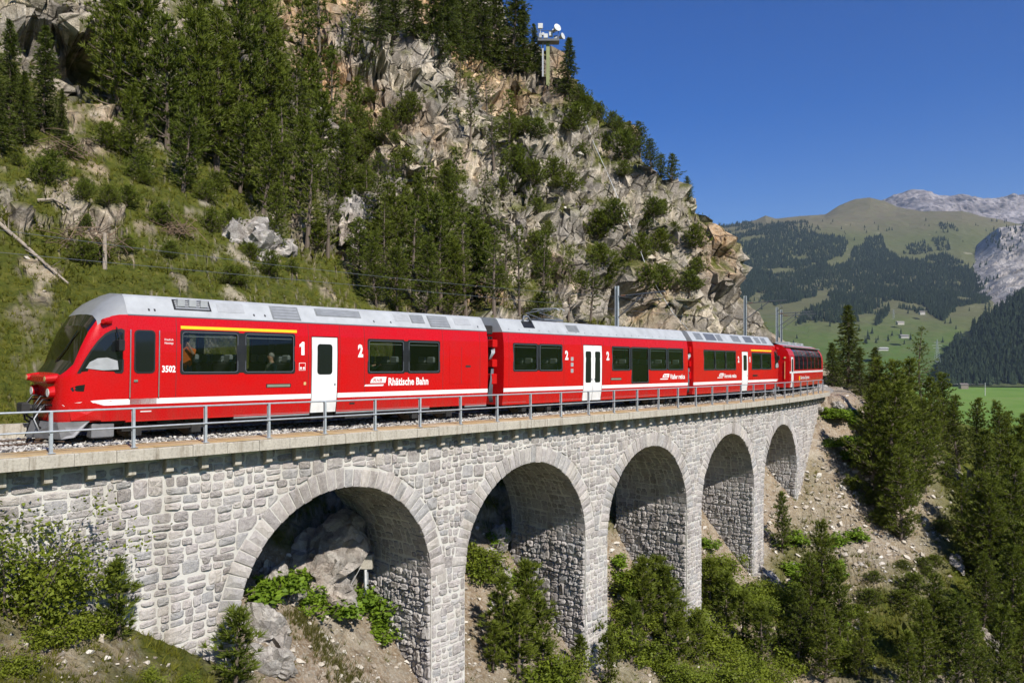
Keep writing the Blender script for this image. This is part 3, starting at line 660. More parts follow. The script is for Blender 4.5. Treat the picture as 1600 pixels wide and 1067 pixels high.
    # flanks of the mountains the picture does not show, so the place goes on all round
    side = np.clip(sstep(R(3), R(-12), A) + sstep(R(42), R(60), A), 0, 1); Zf = Zf + side * sstep(300, 4200, RR) * np.where(A > R(60), 500, 1300) * sstep(12000, 6000, RR)
    idx = np.arange(X.size).reshape(X.shape); f = np.stack([idx[:-1, :-1], idx[:-1, 1:], idx[1:, 1:], idx[1:, :-1]], axis=-1).reshape(-1, 4)[:, ::-1].copy()
    o = obj('valley_floor', np.stack([X.ravel(), Y.ravel(), Zf.ravel()], 1), f, M['meadow'], smooth=True); tag(o, 'green meadow of the valley floor', 'meadow', kind='structure')
    def valley_z(x, y):
        r = math.hypot(x, y); return float(np.interp(r, [150, 200, 260, 450, 800, 1000, 2000, 2600, 14000], [-48, -55, -66, -86, -99, -101, -106, -112, -140]))
    # road across the meadow
    mb = MB(); pts = []
    for x in range(1440, 1720, 8): pts.append((x, 601.5 - (x - 1500) * .004))
    v = []; 
    for x, y in pts:
        for yy in (y - 1.1, y + 1.1):
            p = at(x, yy, 105 * FPX / (yy - 533.5)); v.append((p.x, p.y, p.z + 3.6))
    o = obj('valley_road', v, [(2 * i, 2 * i + 1, 2 * i + 3, 2 * i + 2) for i in range(len(pts) - 1)], plain('road_pale', (.40, .39, .37), .9), smooth=False); tag(o, 'pale road crossing the valley meadow', 'road', kind='structure')
    # scattered valley-floor trees as one mass along the river
    N = 900; px = 1330 + rg.random(N) * 290; py = 585 + rg.random(N) ** 2 * 12 + np.where(px > 1480, 3, -4); d = 104 * FPX / (py - 533.5)
    Q = np.stack([(px - 800) / FPX * d, d, np.full(N, -104.)], 1); cone_forest('river_wood', Q, 9 + 9 * rg.random(N), M['far_trees'], 'low dark wood along the valley floor', 3, 6, 8)
    # wood on the slope between the viaduct and the valley floor
    N = 3600; a = np.radians(9 + 60 * rg.random(N)); r = 165 + 560 * rg.random(N) ** .8; X = np.sin(a) * r; Y = np.cos(a) * r; Q = np.stack([X, Y, np.array([valley_z(x, y) for x, y in zip(X, Y)]) - 1], 1)
    cone_forest('slope_forest', Q, 9 + 8 * rg.random(N), M['far_trees'], 'dark conifer wood falling away to the valley floor', 5, 8, 18)
    # farm buildings and pylons
    def house(px, py, d, w, h, label, wall=(.42, .40, .37), roof=(.17, .15, .135)):
        p = at(px, py, d); e = empty('farmhouse', p); tag(e, label, 'building')
        mb = MB().box(-w / 2, w / 2, -w * .35, w * .35, -3, h); mb.build('wall', plain('farm_wall', wall, .9), e)
        r = MB(); v = [(-w * .56, -w * .43, h * .95), (w * .56, -w * .43, h * .95), (w * .56, w * .43, h * .95), (-w * .56, w * .43, h * .95), (-w * .56, 0, h * 1.6), (w * .56, 0, h * 1.6)]
        r.add(v, [(0, 1, 5, 4), (3, 4, 5, 2), (0, 4, 3), (1, 2, 5), (0, 3, 2, 1)]); r.build('roof', plain('farm_roof', roof, .9), e)
    house(1440, 490.5, 2560, 16, 6, 'white farmhouse on the meadow edge below the far wood')
    house(1406, 506, 2450, 20, 5, 'long low farm shed beside the straw patch on the far meadow', (.45, .42, .37), (.30, .28, .26))
    house(1412, 527, 2250, 22, 5, 'grey farm group low on the far meadow', (.35, .34, .32), (.22, .21, .21))
    house(1376, 546, 2080, 30, 3.5, 'long white-roofed barn low on the valley meadow', (.40, .39, .37), (.50, .50, .49))
    house(1505, 605, 1520, 14, 5, 'small dark hut beside the valley road', (.20, .17, .14), (.14, .12, .11))
    def pylon(px, py, d, hgt, label, kind='lattice'):
        p = at(px, py, d); e = empty('power_pylon', p); tag(e, label, 'pylon'); mt = M['galvanised']
        w = hgt * .10
        for sx in (-1, 1):
            for sy in (-1, 1): MB().tube([(sx * w, sy * w, 0), (sx * w * .25, sy * w * .25, hgt * .72), (0, 0, hgt)], .22 * hgt / 30, 4).build('leg', mt, e)
        b = MB()
        for k in range(7):
            z0 = hgt * .1 * k; z1 = z0 + hgt * .1; a0 = w * (1 - .75 * z0 / (hgt * .72)); a1 = w * (1 - .75 * z1 / (hgt * .72))
            for sx, sy, tx, ty in ((-1, -1, 1, -1), (1, -1, 1, 1), (1, 1, -1, 1), (-1, 1, -1, -1)): b.tube([(sx * a0, sy * a0, z0), (tx * a1, ty * a1, z1)], .12 * hgt / 30, 3)
        b.build('bracing', mt, e)
        for k, L in ((.62, .17), (.74, .22), (.86, .15)): MB().tube([(-hgt * L, 0, hgt * k), (hgt * L, 0, hgt * k)], .2 * hgt / 30, 4).build('crossarm', mt, e)
    pylon(1464, 566, 900, 26, 'lattice power pylon standing left of the dark spur wood')
    pylon(1396, 498, 2500, 30, 'distant lattice pylon on the meadow left of the white farmhouse')
    pl = at(1539, 617, 1550); o = MB().tube([(pl.x, pl.y, pl.z - 4), (pl.x, pl.y, pl.z + 24)], [.7, .5], 6).build('flag_pole', M['device_white']); tag(o, 'thin white pole standing on the green valley meadow', 'pole')
build_far()

# ------------------------------------------------------------------ air
def build_haze():
    t = NT('haze_air'); t.t.nodes.remove(t.b); v = t.n('ShaderNodeVolumePrincipled'); v.inputs['Color'].default_value = (.60, .78, 1.0, 1); v.inputs['Density'].default_value = 4.2e-5; v.inputs['Anisotropy'].default_value = .2
    t.l(v.outputs[0], t.out.inputs['Volume'])
    o = MB().box(-11500, 11500, -11500, 11500, -420, 1900).build('haze', t.m); tag(o, 'thin blue air between the viaduct and the far mountains', 'haze', kind='stuff')
build_haze()
# ------------------------------------------------------------------ viaduct
T_F, T_B = 0.40, 4.55              # front and back faces
ARCH_C = [8.25, 16.85, 25.45, 34.05, 42.65]
AR = 3.52
def crown(i): return dz(ARCH_C[i]) - 1.68
def spring(i): return crown(i) - AR
S_L, S_R = -7.0, 53.2
def in_open(s):
    for i, c in enumerate(ARCH_C):
        if abs(s - c) < AR: return i
    return -1
def wall_top(s): return dz(s) - .30
FOOT = -19.0
def clip_poly(poly, nx, ny, d):
    """keep the side where nx*x+ny*y <= d"""
    out = []; n = len(poly)
    for i in range(n):
        a = poly[i]; b = poly[(i + 1) % n]; da = nx * a[0] + ny * a[1] - d; db = nx * b[0] + ny * b[1] - d
        if da <= 0: out.append(a)
        if (da < 0 < db) or (db < 0 < da): k = da / (da - db); out.append((a[0] + (b[0] - a[0]) * k, a[1] + (b[1] - a[1]) * k))
    return out
def voronoi_cells(seeds, sx=1.0, reach=1.25):
    pts = np.array(seeds); pts[:, 0] /= sx; cell = {}
    for i, p in enumerate(pts): cell.setdefault((int(p[0] // reach), int(p[1] // reach)), []).append(i)
    out = []
    for i, p in enumerate(pts):
        gx, gy = int(p[0] // reach), int(p[1] // reach); nb = []
        for a in (-1, 0, 1):
            for b in (-1, 0, 1):
                for j in cell.get((gx + a, gy + b), ()):
                    if j != i: nb.append(((pts[j][0] - p[0]) ** 2 + (pts[j][1] - p[1]) ** 2, j))
        nb.sort(); poly = [(p[0] - .6, p[1] - .6), (p[0] + .6, p[1] - .6), (p[0] + .6, p[1] + .6), (p[0] - .6, p[1] + .6)]
        for d2, j in nb[:18]:
            q = pts[j]; nx, ny = q[0] - p[0], q[1] - p[1]
            poly = clip_poly(poly, nx, ny, (q[0] ** 2 + q[1] ** 2 - p[0] ** 2 - p[1] ** 2) / 2)
            if len(poly) < 3: break
        out.append([(x * sx, y) for x, y in poly])
    return out
def inset_round(poly, g, rng):
    """shrink by the joint, cut the corners"""
    n = len(poly)
    if n < 3: return None
    ar = sum(poly[i][0] * poly[(i + 1) % n][1] - poly[(i + 1) % n][0] * poly[i][1] for i in range(n)) / 2
    if ar < 0: poly = poly[::-1]; ar = -ar
    if ar < .012: return None
    q = [(poly[0][0] - 9, poly[0][1] - 9), (poly[0][0] + 9, poly[0][1] - 9), (poly[0][0] + 9, poly[0][1] + 9), (poly[0][0] - 9, poly[0][1] + 9)]
    for i in range(n):
        a, b = poly[i], poly[(i + 1) % n]; dx, dy = b[0] - a[0], b[1] - a[1]; L = math.hypot(dx, dy)
        if L < 1e-4: continue
        nx, ny = dy / L, -dx / L; gg = g * (.6 + .8 * rng.random())
        q = clip_poly(q, nx, ny, nx * a[0] + ny * a[1] - gg)
        if len(q) < 3: return None
    out = []; m = len(q)
    for i in range(m):
        a, b = q[i], q[(i + 1) % m]; L = math.hypot(b[0] - a[0], b[1] - a[1])
        if L < .012: continue
        k = min(.30, .018 / L + .05 + .06 * rng.random())
        out.append((a[0] + (b[0] - a[0]) * k, a[1] + (b[1] - a[1]) * k)); out.append((a[0] + (b[0] - a[0]) * (1 - k), a[1] + (b[1] - a[1]) * (1 - k)))
    if len(out) < 5: return None
    return out
def stone_geo(poly, place, relief, rng, block=0.0):
    """rough-faced block: place(x,y,h) gives the world point h proud of the face"""
    n = len(poly); cx = sum(p[0] for p in poly) / n; cy = sum(p[1] for p in poly) / n
    V = []; 
    for p in poly: V.append(place(p[0], p[1], -.05))
    tx, ty = rng.uniform(-.5, .5), rng.uniform(-.5, .5); w = max(abs(p[0] - cx) for p in poly) + .01
    h1 = relief * (.35 + .3 * rng.random())
    for p in poly:
        k = .93; V.append(place(cx + (p[0] - cx) * k, cy + (p[1] - cy) * k, h1 * (.7 + .6 * rng.random())))
    for p in poly:
        k = .55 + .15 * rng.random() + block; lx = (p[0] - cx) / w; ly = (p[1] - cy) / w
        V.append(place(cx + (p[0] - cx) * k, cy + (p[1] - cy) * k, relief * (.75 + .55 * rng.random() + .4 * (tx * lx + ty * ly))))
    V.append(place(cx + rng.uniform(-.03, .03), cy + rng.uniform(-.03, .03), relief * (.8 + .5 * rng.random())))
    F = []
    for i in range(n):
        j = (i + 1) % n
        F.append((i, j, n + j, n + i)); F.append((n + i, n + j, 2 * n + j, 2 * n + i)); F.append((2 * n + i, 2 * n + j, 3 * n))
    return V, F

def build_viaduct():
    rng = random.Random(5)
    root = empty('viaduct', W(22, 2.4, -9)); tag(root, 'curved pale stone railway viaduct with five round arches', 'viaduct')
    inv = root.matrix_world.inverted(); off = Vector(root.location)
    def loc(p): return (p[0] - off.x, p[1] - off.y, p[2] - off.z)
    # mortared core with arch openings
    ss = set(np.round(np.arange(S_L, S_R + .01, .35), 3))
    for c in ARCH_C: ss |= set(np.round(c + AR * np.cos(np.linspace(0, math.pi, 41)), 4))
    ss = sorted(ss); V = []; F = []
    def q(a, b, c, d): o = len(V); V.extend((a, b, c, d)); F.append((o, o + 1, o + 2, o + 3))
    for a, b in zip(ss[:-1], ss[1:]):
        if b - a < 1e-4: continue
        i = in_open((a + b) / 2)
        def low(s): return FOOT if i < 0 else spring(i) + math.sqrt(max(0, AR * AR - (s - ARCH_C[i]) ** 2))
        la, lb = low(a), low(b)
        q(Wz(a, T_F, la), Wz(b, T_F, lb), Wz(b, T_F, wall_top(b)), Wz(a, T_F, wall_top(a)))
        q(Wz(b, T_B, lb), Wz(a, T_B, la), Wz(a, T_B, wall_top(a)), Wz(b, T_B, wall_top(b)))
        if i >= 0: q(Wz(a, T_B, la), Wz(b, T_B, lb), Wz(b, T_F, lb), Wz(a, T_F, la))
    for i, c in enumerate(ARCH_C):
        z = spring(i)
        q(Wz(c - AR, T_F, FOOT), Wz(c - AR, T_F, z), Wz(c - AR, T_B, z), Wz(c - AR, T_B, FOOT)); q(Wz(c + AR, T_F, FOOT), Wz(c + AR, T_B, FOOT), Wz(c + AR, T_B, z), Wz(c + AR, T_F, z))
    q(Wz(S_L, T_F, FOOT), Wz(S_L, T_F, wall_top(S_L)), Wz(S_L, T_B, wall_top(S_L)), Wz(S_L, T_B, FOOT)); q(Wz(S_R, T_F, FOOT), Wz(S_R, T_B, FOOT), Wz(S_R, T_B, wall_top(S_R)), Wz(S_R, T_F, wall_top(S_R)))
    obj('wall', [loc(p) for p in V], F, M['mortar'], root)
    # arch rings
    for i, c in enumerate(ARCH_C):
        n = 38; angs = np.linspace(0.0, math.pi, n + 1); zc = spring(i)
        for k in range(n):
            a0, a1 = angs[k] + .0035 + .002 * rng.random(), angs[k + 1] - .0035 - .002 * rng.random(); r1 = AR + .50 + .16 * rng.random(); r0 = AR - .012 - .03 * rng.random(); pr = .008 + .03 * rng.random()
            vs = []; jj = lambda: rng.uniform(-.012, .012)
            def P(r, a, t): return loc(Wz(c + r * math.cos(a), t, zc + r * math.sin(a)))
            for t, sh, d in ((T_F + .42, 0, 0), (T_F - pr * .35, 0, 0), (T_F - pr, .05, .014)):
                e = .10 * d; vs += [P(r0 + d, a0 + d / r0, t + jj() * (sh > 0)), P(r0 + d, a1 - d / r0, t + jj() * (sh > 0)), P(r1 - d * 2, a1 - d / r0, t + jj() * (sh > 0)), P(r1 - d * 2, a0 + d / r0, t + jj() * (sh > 0))]
            am = (a0 + a1) / 2; vs += [P(AR + .18, am, T_F - pr - .02 - .02 * rng.random()), P(AR + .38, am, T_F - pr - .015 - .02 * rng.random())]
            f = []
            for b in (0, 4):
                for m in range(4): f.append((b + m, b + (m + 1) % 4, b + 4 + (m + 1) % 4, b + 4 + m))
            f += [(8, 9, 12), (9, 10, 13, 12), (10, 11, 13), (11, 8, 12, 13)]
            o = obj('arch_stone', vs, f, M['stone'], root); me = o.data
            at_ = me.attributes.new('tone', 'FLOAT', 'POINT'); tn = .12 + .85 * rng.random(); at_.data.foreach_set('value', [tn] * len(vs))
    # roughly coursed rubble of the front face: bands filled with single big blocks or stacked smaller ones
    def rubble(u0, u1, v0, v1, scale):
        out = []; v = v0
        while v < v1:
            hb = rng.uniform(.40, .60) * scale(0.5 * (u0 + u1)) if False else rng.uniform(.36, .52); u = u0 - rng.random() * .4; ph = rng.random() * 6
            while u < u1:
                k = scale(u); w = rng.uniform(.34, .74) * k; wav = lambda x, y: (x + rng.uniform(-.018, .018), y + .035 * math.sin(x * 1.7 + ph) + rng.uniform(-.016, .016))
                def blk(a, b, c, d):
                    m1 = (a + b) / 2 + rng.uniform(-.05, .05); out.append(((a + b) / 2, (c + d) / 2, [wav(a, c), wav(m1, c - rng.uniform(-.012, .022)), wav(b, c), wav(b + rng.uniform(-.02, .012), (c + d) / 2), wav(b, d), wav(m1, d + rng.uniform(-.012, .022)), wav(a, d), wav(a + rng.uniform(-.012, .02), (c + d) / 2)]))
                r = rng.random()
                if r < .16: blk(u, u + w * 1.15, v, v + hb); u += w * 1.15; continue
                q = v + hb * rng.uniform(.36, .64)
                for c, d in ((v, q), (q, v + hb)):
                    if w > .62 * k and rng.random() < .75 or (k < .85 and w > .45 and rng.random() < .6): m = u + w * rng.uniform(.36, .64); blk(u, m, c, d); blk(m, u + w, c, d)
                    elif d - c > .30 and rng.random() < .35: m = (c + d) / 2; blk(u, u + w, c, m); blk(u, u + w, m, d)
                    else: blk(u, u + w, c, d)
                u += w
            v += hb
        return out
    ok = []; cells = []
    for s, z, poly in rubble(S_L, S_R, FOOT + 5, -1.9, lambda u: .92 if u < 9 else (.80 if u < 20 else .72)):
        top = wall_top(s)
        if z > top - .03 or z < dz(s) - 13.5: continue
        bad = False
        for k, c in enumerate(ARCH_C):
            d = math.hypot(s - c, z - spring(k))
            if z >= spring(k) and d < AR + .36: bad = True
            if z < spring(k) and abs(s - c) < AR - .22: bad = True
        if not bad: ok.append((s, z)); cells.append(poly)
    cand = []
    for (s, z), poly in zip(ok, cells):
        for k, c in enumerate(ARCH_C):
            zc = spring(k); dx, dy = s - c, z - zc; d = math.hypot(dx, dy)
            if z >= zc and d < AR + 1.5: poly = clip_poly(poly, -dx / d, -dy / d, -(AR + .60) - (dx * c + dy * zc) / d)
            elif z < zc and abs(dx) < AR + 1.4:
                sg = 1 if dx > 0 else -1; poly = clip_poly(poly, -sg, 0, -sg * (c + sg * (AR + .015)))
        if len(poly) < 3: continue
        poly = clip_poly(poly, -GRADE, 1, PZ0 - .305)
        poly = clip_poly(poly, 1, 0, S_R - .03); 
        if len(poly) < 3: continue
        cand.append((poly, s, z))
    stones = []
    for poly, s, z in cand:
        rel_g = (.50 if s < 9 else .40) * (.6 + .8 * rng.random())
        pl = inset_round(poly, .024 * rel_g, rng)
        if not pl: continue
        rlf = rng.uniform(.02, .065) if s < 20 else rng.uniform(.02, .05)
        V, F = stone_geo(pl, lambda x, y, h: Wz(x, T_F - h, y), rlf, rng)
        p = W(s, T_F, 0); dist = math.hypot(p[0], p[1]); u = 800 + FPX * p[0] / p[1]; vv = 533.5 - FPX * z / p[1]
        ar = abs(sum(pl[i][0] * pl[(i + 1) % len(pl)][1] - pl[(i + 1) % len(pl)][0] * pl[i][1] for i in range(len(pl)))) / 2
        seen = -20 < u < 1620 and vv < 1080 and not (u < 130 and vv > 800) and not (u < 300 and vv > 1000)
        stones.append((ar / dist ** 2 * (1 if seen else 1e-6), V, F, rng.random()))
    # side of each pier that faces down the line, and the vault above it
    for i, c in enumerate(ARCH_C):
        zc = spring(i)
        for t0, q0, poly in rubble(T_F, T_B, -9.5, AR * 2.35, lambda u: .74):
            if q0 < -(spring(i) - (dz(c) - 12.8)): continue
            poly = clip_poly(poly, 1, 0, T_B); poly = clip_poly(poly, -1, 0, -(T_F + .03)) if len(poly) > 2 else poly
            pl = inset_round(poly, .013, rng) if len(poly) > 2 else None
            if not pl: continue
            def place(t, qv, h):
                if qv <= 0: return Wz(c + AR - h, t, zc + qv)
                a = qv / AR; return Wz(c + (AR - h) * math.cos(a), t, zc + (AR - h) * math.sin(a))
            pier = sstep(.4, -.6, q0)
            V, F = stone_geo(pl, place, rng.uniform(.06, .13) * pier + rng.uniform(.02, .04) * (1 - pier), rng, .16)
            stones.append((1e-9, V, F, rng.random() * .75))
    stones.sort(key=lambda x: -x[0])
    for imp, V, F, tn in stones[:300]:
        cxy = Vector(np.mean(np.array(V), axis=0)); o = obj('stone', [tuple(Vector(v) - cxy) for v in V], F, M['stone'], root); o.location = cxy - off
        at_ = o.data.attributes.new('tone', 'FLOAT', 'POINT'); at_.data.foreach_set('value', [tn] * len(V))
    VV = []; FF = []; TT = []
    for imp, V, F, tn in stones[300:]:
        o = len(VV); VV += [loc(v) for v in V]; FF += [tuple(k + o for k in f) for f in F]; TT += [tn] * len(V)
    o = obj('stonework', VV, FF, M['stone'], root); o['kind'] = 'stuff'
    at_ = o.data.attributes.new('tone', 'FLOAT', 'POINT'); at_.data.foreach_set('value', TT)
    # corbels and edge slabs
    s = S_L
    while s < 55:
        e = .93
        mb = MB(); a, b = s + .40, s + .58
        prof = [(.16, -.66), (.16, -.285), (.47, -.285), (.47, -.80), (.30, -.70)]
        v = [loc(W(x, t, r)) for x in (a, b) for t, r in prof]; n = 5
        mb.add(v, [tuple(range(n)), tuple(range(2 * n - 1, n - 1, -1))] + [(i, i + n, (i + 1) % n + n, (i + 1) % n) for i in range(n)]); mb.build('corbel', M['concrete'], root)
        a, b = s + .006, s + e - .006; j1 = rng.uniform(-.012, .012); j2 = rng.uniform(-.012, .010)
        prof = [(-.17 + j1, -.285), (-.17 + j1, -.012 + j2), (-.155 + j1, j2), (.82, j2), (.82, -.285)]
        v = [loc(W(x, t, r)) for x in (a, b) for t, r in prof]
        mb = MB(); mb.add(v, [tuple(range(n)), tuple(range(2 * n - 1, n - 1, -1))] + [(i, i + n, (i + 1) % n + n, (i + 1) % n) for i in range(n)]); mb.build('edge_slab', M['concrete'], root)
        s += e
    # walkway boards: two rows of tan slabs
    s = S_L
    while s < 55.5:
        for t0, t1 in ((-.05, .355), (.375, .78)):
            a, b = s + .004, s + 1.86 - .004; mid = (a + b) / 2; h = .028 + rng.uniform(-.004, .004)
            v = []
            for x in (a, mid, b):
                for t, r in ((t0, .002), (t0, h), (t1, h), (t1, .002)): v.append(loc(W(x, t, r)))
            f = [(0, 1, 2, 3), (11, 10, 9, 8)]
            for k in (0, 4):
                for m in range(4): f.append((k + m, k + 4 + m, k + 4 + (m + 1) % 4, k + (m + 1) % 4))
            obj('walkway_slab', v, f, M['walkway'], root)
        s += 1.86
    # ballast trough
    v = []; f = []
    sl = np.arange(S_L, 54.1, 1.0)
    for x in sl:
        for t, r in ((.80, -.29), (.80, -.02), (4.0, -.02), (4.45, -.02), (4.45, .35), (4.7, .35), (4.7, -.35)): v.append(loc(W(x, t, r)))
    for i in range(len(sl) - 1):
        for k in range(6): f.append((i * 7 + k, i * 7 + 7 + k, i * 7 + 8 + k, i * 7 + 1 + k))
    obj('trough', v, f, M['concrete'], root)
    return root
VIA = build_viaduct()

def build_railing():
    root = empty('railing', W(0, 0, 0)); tag(root, 'grey galvanised steel railing with two rails along the viaduct walkway', 'railing'); off = root.location
    L = lambda p: tuple(Vector(p) - off)
    for i in range(-3, 30):
        s = i * STEP; p = Vector(W(s, 0, .028)); d, nrm = frame(s)
        mb = MB()
        def bx(a0, a1, b0, b1, z0, z1):
            v = [L(p + d * a + nrm * b + Vector((0, 0, z))) for z in (z0, z1) for b in (b0, b1) for a in (a0, a1)]
            mb.add(v, [(0, 2, 3, 1), (4, 5, 7, 6), (0, 1, 5, 4), (2, 6, 7, 3), (0, 4, 6, 2), (1, 3, 7, 5)])
        bx(-.032, .032, -.038, -.030, .012, .945); bx(-.032, .032, .030, .038, .012, .945); bx(-.004, .004, -.0295, .0295, .012, .945)
        bx(-.08, .08, -.07, .07, 0, .012)
        mb.build('post', M['galvanised'], root)
    for nm, z, r, t in (('top_rail', .95, .024, 0), ('middle_rail', .50, .022, -.05)):
        pts = [L(W(s, t, .028 + z)) for s in np.arange(-3.1 * STEP, 29.05 * STEP, .6)]
        MB().tube(pts, r, 8).build(nm, M['galvanised'], root, smooth=True)
build_railing()

def rocks_mesh(name, pos, size, mat, seed, parent=None, flat=.7):
    """many small angular stones as one mass"""
    rg = np.random.default_rng(seed); n = len(pos)
    base = np.array([(1, 0, 0), (-1, 0, 0), (0, 1, 0), (0, -1, 0), (0, 0, 1), (0, 0, -1), (.62, .62, .55), (-.62, -.62, .55)], float)
    tri = np.array([(6, 0, 2), (6, 2, 4), (6, 4, 0), (7, 1, 3), (7, 3, 4), (7, 4, 1), (4, 2, 1), (4, 3, 0), (5, 2, 0), (5, 1, 2), (5, 3, 1), (5, 0, 3)])
    B = base[None] * (.65 + .7 * rg.random((n, 8, 1))) * size[:, None, None] * (.7 + .6 * rg.random((n, 1, 3)))
    a = rg.random(n) * 6.283; c, s_ = np.cos(a)[:, None], np.sin(a)[:, None]; x = B[..., 0] * c - B[..., 1] * s_; y = B[..., 0] * s_ + B[..., 1] * c; zz = B[..., 2] * flat
    b = (rg.random(n) - .5)[:, None] * 1.2; x2 = x * np.cos(b) - zz * np.sin(b); z2 = x * np.sin(b) + zz * np.cos(b)
    V = np.stack([x2, y, z2], -1) + pos[:, None, :]
    F = (tri[None] + (np.arange(n) * 8)[:, None, None]).reshape(-1, 3)
    me = mesh(name, V.reshape(-1, 3), F, mat); at_ = me.attributes.new('tone', 'FLOAT', 'POINT'); at_.data.foreach_set('value', np.repeat(rg.random(n), 8).astype(np.float32))
    o = link(name, me, parent); o['kind'] = 'stuff'; return o

def build_track():
    root = empty('railway_track', W(20, 2.35, 0)); tag(root, 'single narrow gauge railway track on pale ballast', 'track'); root['kind'] = 'structure'; off = root.location
    L = lambda p: tuple(Vector(p) - off)
    RH = .10
    for t0 in (1.85, 2.85):
        prof = [(-.06, -.16), (-.06, -.145), (-.012, -.13), (-.012, -.04), (-.035, -.03), (-.035, 0), (.035, 0), (.035, -.03), (.012, -.04), (.012, -.13), (.06, -.145), (.06, -.16)]
        sl = np.arange(-40, 130, 1.0); v = []; f = []; n = len(prof)
        for s in sl:
            for a, b in prof: v.append(L(W(s, t0 + a, RH + b)))
        for i in range(len(sl) - 1):
            for k in range(n): f.append((i * n + k, i * n + (k + 1) % n, (i + 1) * n + (k + 1) % n, (i + 1) * n + k))
        obj('rail', v, f, M['rail_steel'], root)
    sm = None
    for i in range(-14, 150):
        s = -10 + i * .66
        if sm is None:
            sm = mesh('sleeper', [(x, y, z) for z in (-.18, 0) for y in (-.92, .92) for x in (-.12, .12)], [(0, 2, 3, 1), (4, 5, 7, 6), (0, 1, 5, 4), (2, 6, 7, 3), (0, 4, 6, 2), (1, 3, 7, 5)], M['sleeper'])
        if -20 < s < 62:
            o = link('sleeper', sm, root); o.location = L(W(s, 2.35, RH - .162)); o.rotation_euler = (0, 0, math.pi / 2 - ang(s))
    # ballast bed and its stones
    v = []; f = []; sl = np.arange(-40, 130, 1.0); pr = ((.2, -.35), (.84, -.02), (1.35, -.01), (3.35, -.01), (3.9, -.02), (4.6, -.4))
    for s in sl:
        inside = S_L < s < 54.5
        for k, (t, r) in enumerate(pr):
            if inside: t = min(max(t, .84), 4.3); r = max(r, -.1)
            v.append(L(W(s, t, r)))
    n = len(pr)
    for i in range(len(sl) - 1):
        for k in range(n - 1): f.append((i * n + k, i * n + k + 1, (i + 1) * n + k + 1, (i + 1) * n + k))
    obj('ballast_bed', v, [q[::-1] for q in f], plain('ballast_bed', (.22, .20, .175), .95, 0, .4, 14), root)
    rg = np.random.default_rng(4); N = 15000
    s = np.concatenate([rg.random(11000) * 42 - 14, 28 + rg.random(4000) * 45]); t = .83 + rg.random(N) ** 1.6 * 3.3
    r = np.interp(t, [.8, 1.3, 3.4, 4], [.01, .03, .03, 0]) + rg.random(N) * .025
    P = np.array([L(W(a, b, c)) for a, b, c in zip(s, t, r)])
    rocks_mesh('ballast_stones', P, .028 + .028 * rg.random(N), M['ballast'], 8, root)
build_track()

# ------------------------------------------------------------------ overhead line
def build_catenary():
    def pole(s, t, h, label, arm=True):
        p = Vector(W(s, t, -.3)); d, nrm = frame(s); e = empty('catenary_pole', p); tag(e, label, 'pole', 'overhead line poles')
        b = MB()
        for k in (-1, 1): b.box(-.07, .07, k * .085 - .012, k * .085 + .012, 0, h)
        b.box(-.012, .012, -.07, .07, 0, h); b.build('mast', M['galvanised'], e); e.rotation_euler = (0, 0, math.pi / 2 - ang(s))
        # local x along the line, y towards the hill: the arm reaches over the track (-y)
        if arm:
            MB().tube([(0, -.05, h - .55), (0, -2.9, h - .40)], .035, 6).build('top_arm', M['cable_grey'], e)
            MB().tube([(0, -.05, h - 1.7), (0, -1.7, h - .47)], .03, 6).build('strut', M['cable_grey'], e)
            MB().tube([(0, -2.3, h - .43), (.15, -2.6, h - .9), (.25, -2.2, h - 1.15)], .022, 6).build('steady_arm', M['cable_grey'], e)
            i_ = MB()
            for k in range(4): i_.tube([(0, -.28 - k * .07, h - .545 + k * .004), (0, -.31 - k * .07, h - .543 + k * .004)], .06, 8)
            i_.build('insulator', plain('insulator', (.20, .10, .06), .3), e)
    pole(29.1, 4.6, 6.5, 'steel catenary pole with a braced arm behind the second red carriage')
    pole(48.6, 4.6, 7.3, 'thin dark catenary pole in front of the cliff nose behind the third carriage')
    pole(61.0, 4.6, 7.2, 'catenary pole with arm standing over the panorama carriage')
    pole(64.5, 4.6, 7.2, 'farthest catenary pole beyond the end of the viaduct')
    for nm, rel, lab in (('contact_wire', 4.75, 'lower overhead contact wire above the track'), ('messenger_wire', 5.45, 'upper overhead messenger wire above the track')):
        knots = [-45, -6, 29.1, 48.6, 61, 64.5, 84, 104]; pts = []
        for a, b in zip(knots[:-1], knots[1:]):
            for k in range(8):
                u = k / 8; s = a + (b - a) * u; z = rel - (.35 * 4 * u * (1 - u) if nm == 'messenger_wire' else .03) ; q = 2.35 + .12 * math.sin(u * math.pi); pts.append(W(s, q, z))
        o = MB().tube(pts, .006, 5).build(nm, M['cable_grey']); tag(o, lab, 'wire')
build_catenary()
# ------------------------------------------------------------------ train
t_ = NT('dark_glass'); t_.col((.008, .010, .011)).set(Roughness=.04); M['dark_glass'] = t_.m
M['fairing_grey'] = plain('fairing_grey', (.27, .28, .29), .35, .2, .1, 3)
PROF = [(.60, 1.245), (1.0, 1.30), (1.15, 1.305), (1.8, 1.305), (2.35, 1.30), (2.9, 1.272), (3.3, 1.205)]
PROF4 = [(.60, 1.245), (1.0, 1.30), (1.6, 1.30), (2.35, 1.295), (2.7, 1.25), (3.0, 1.13), (3.25, .93), (3.42, .66)]
def side_v(w, prof): return float(np.interp(w, [p[0] for p in prof], [p[1] for p in prof]))

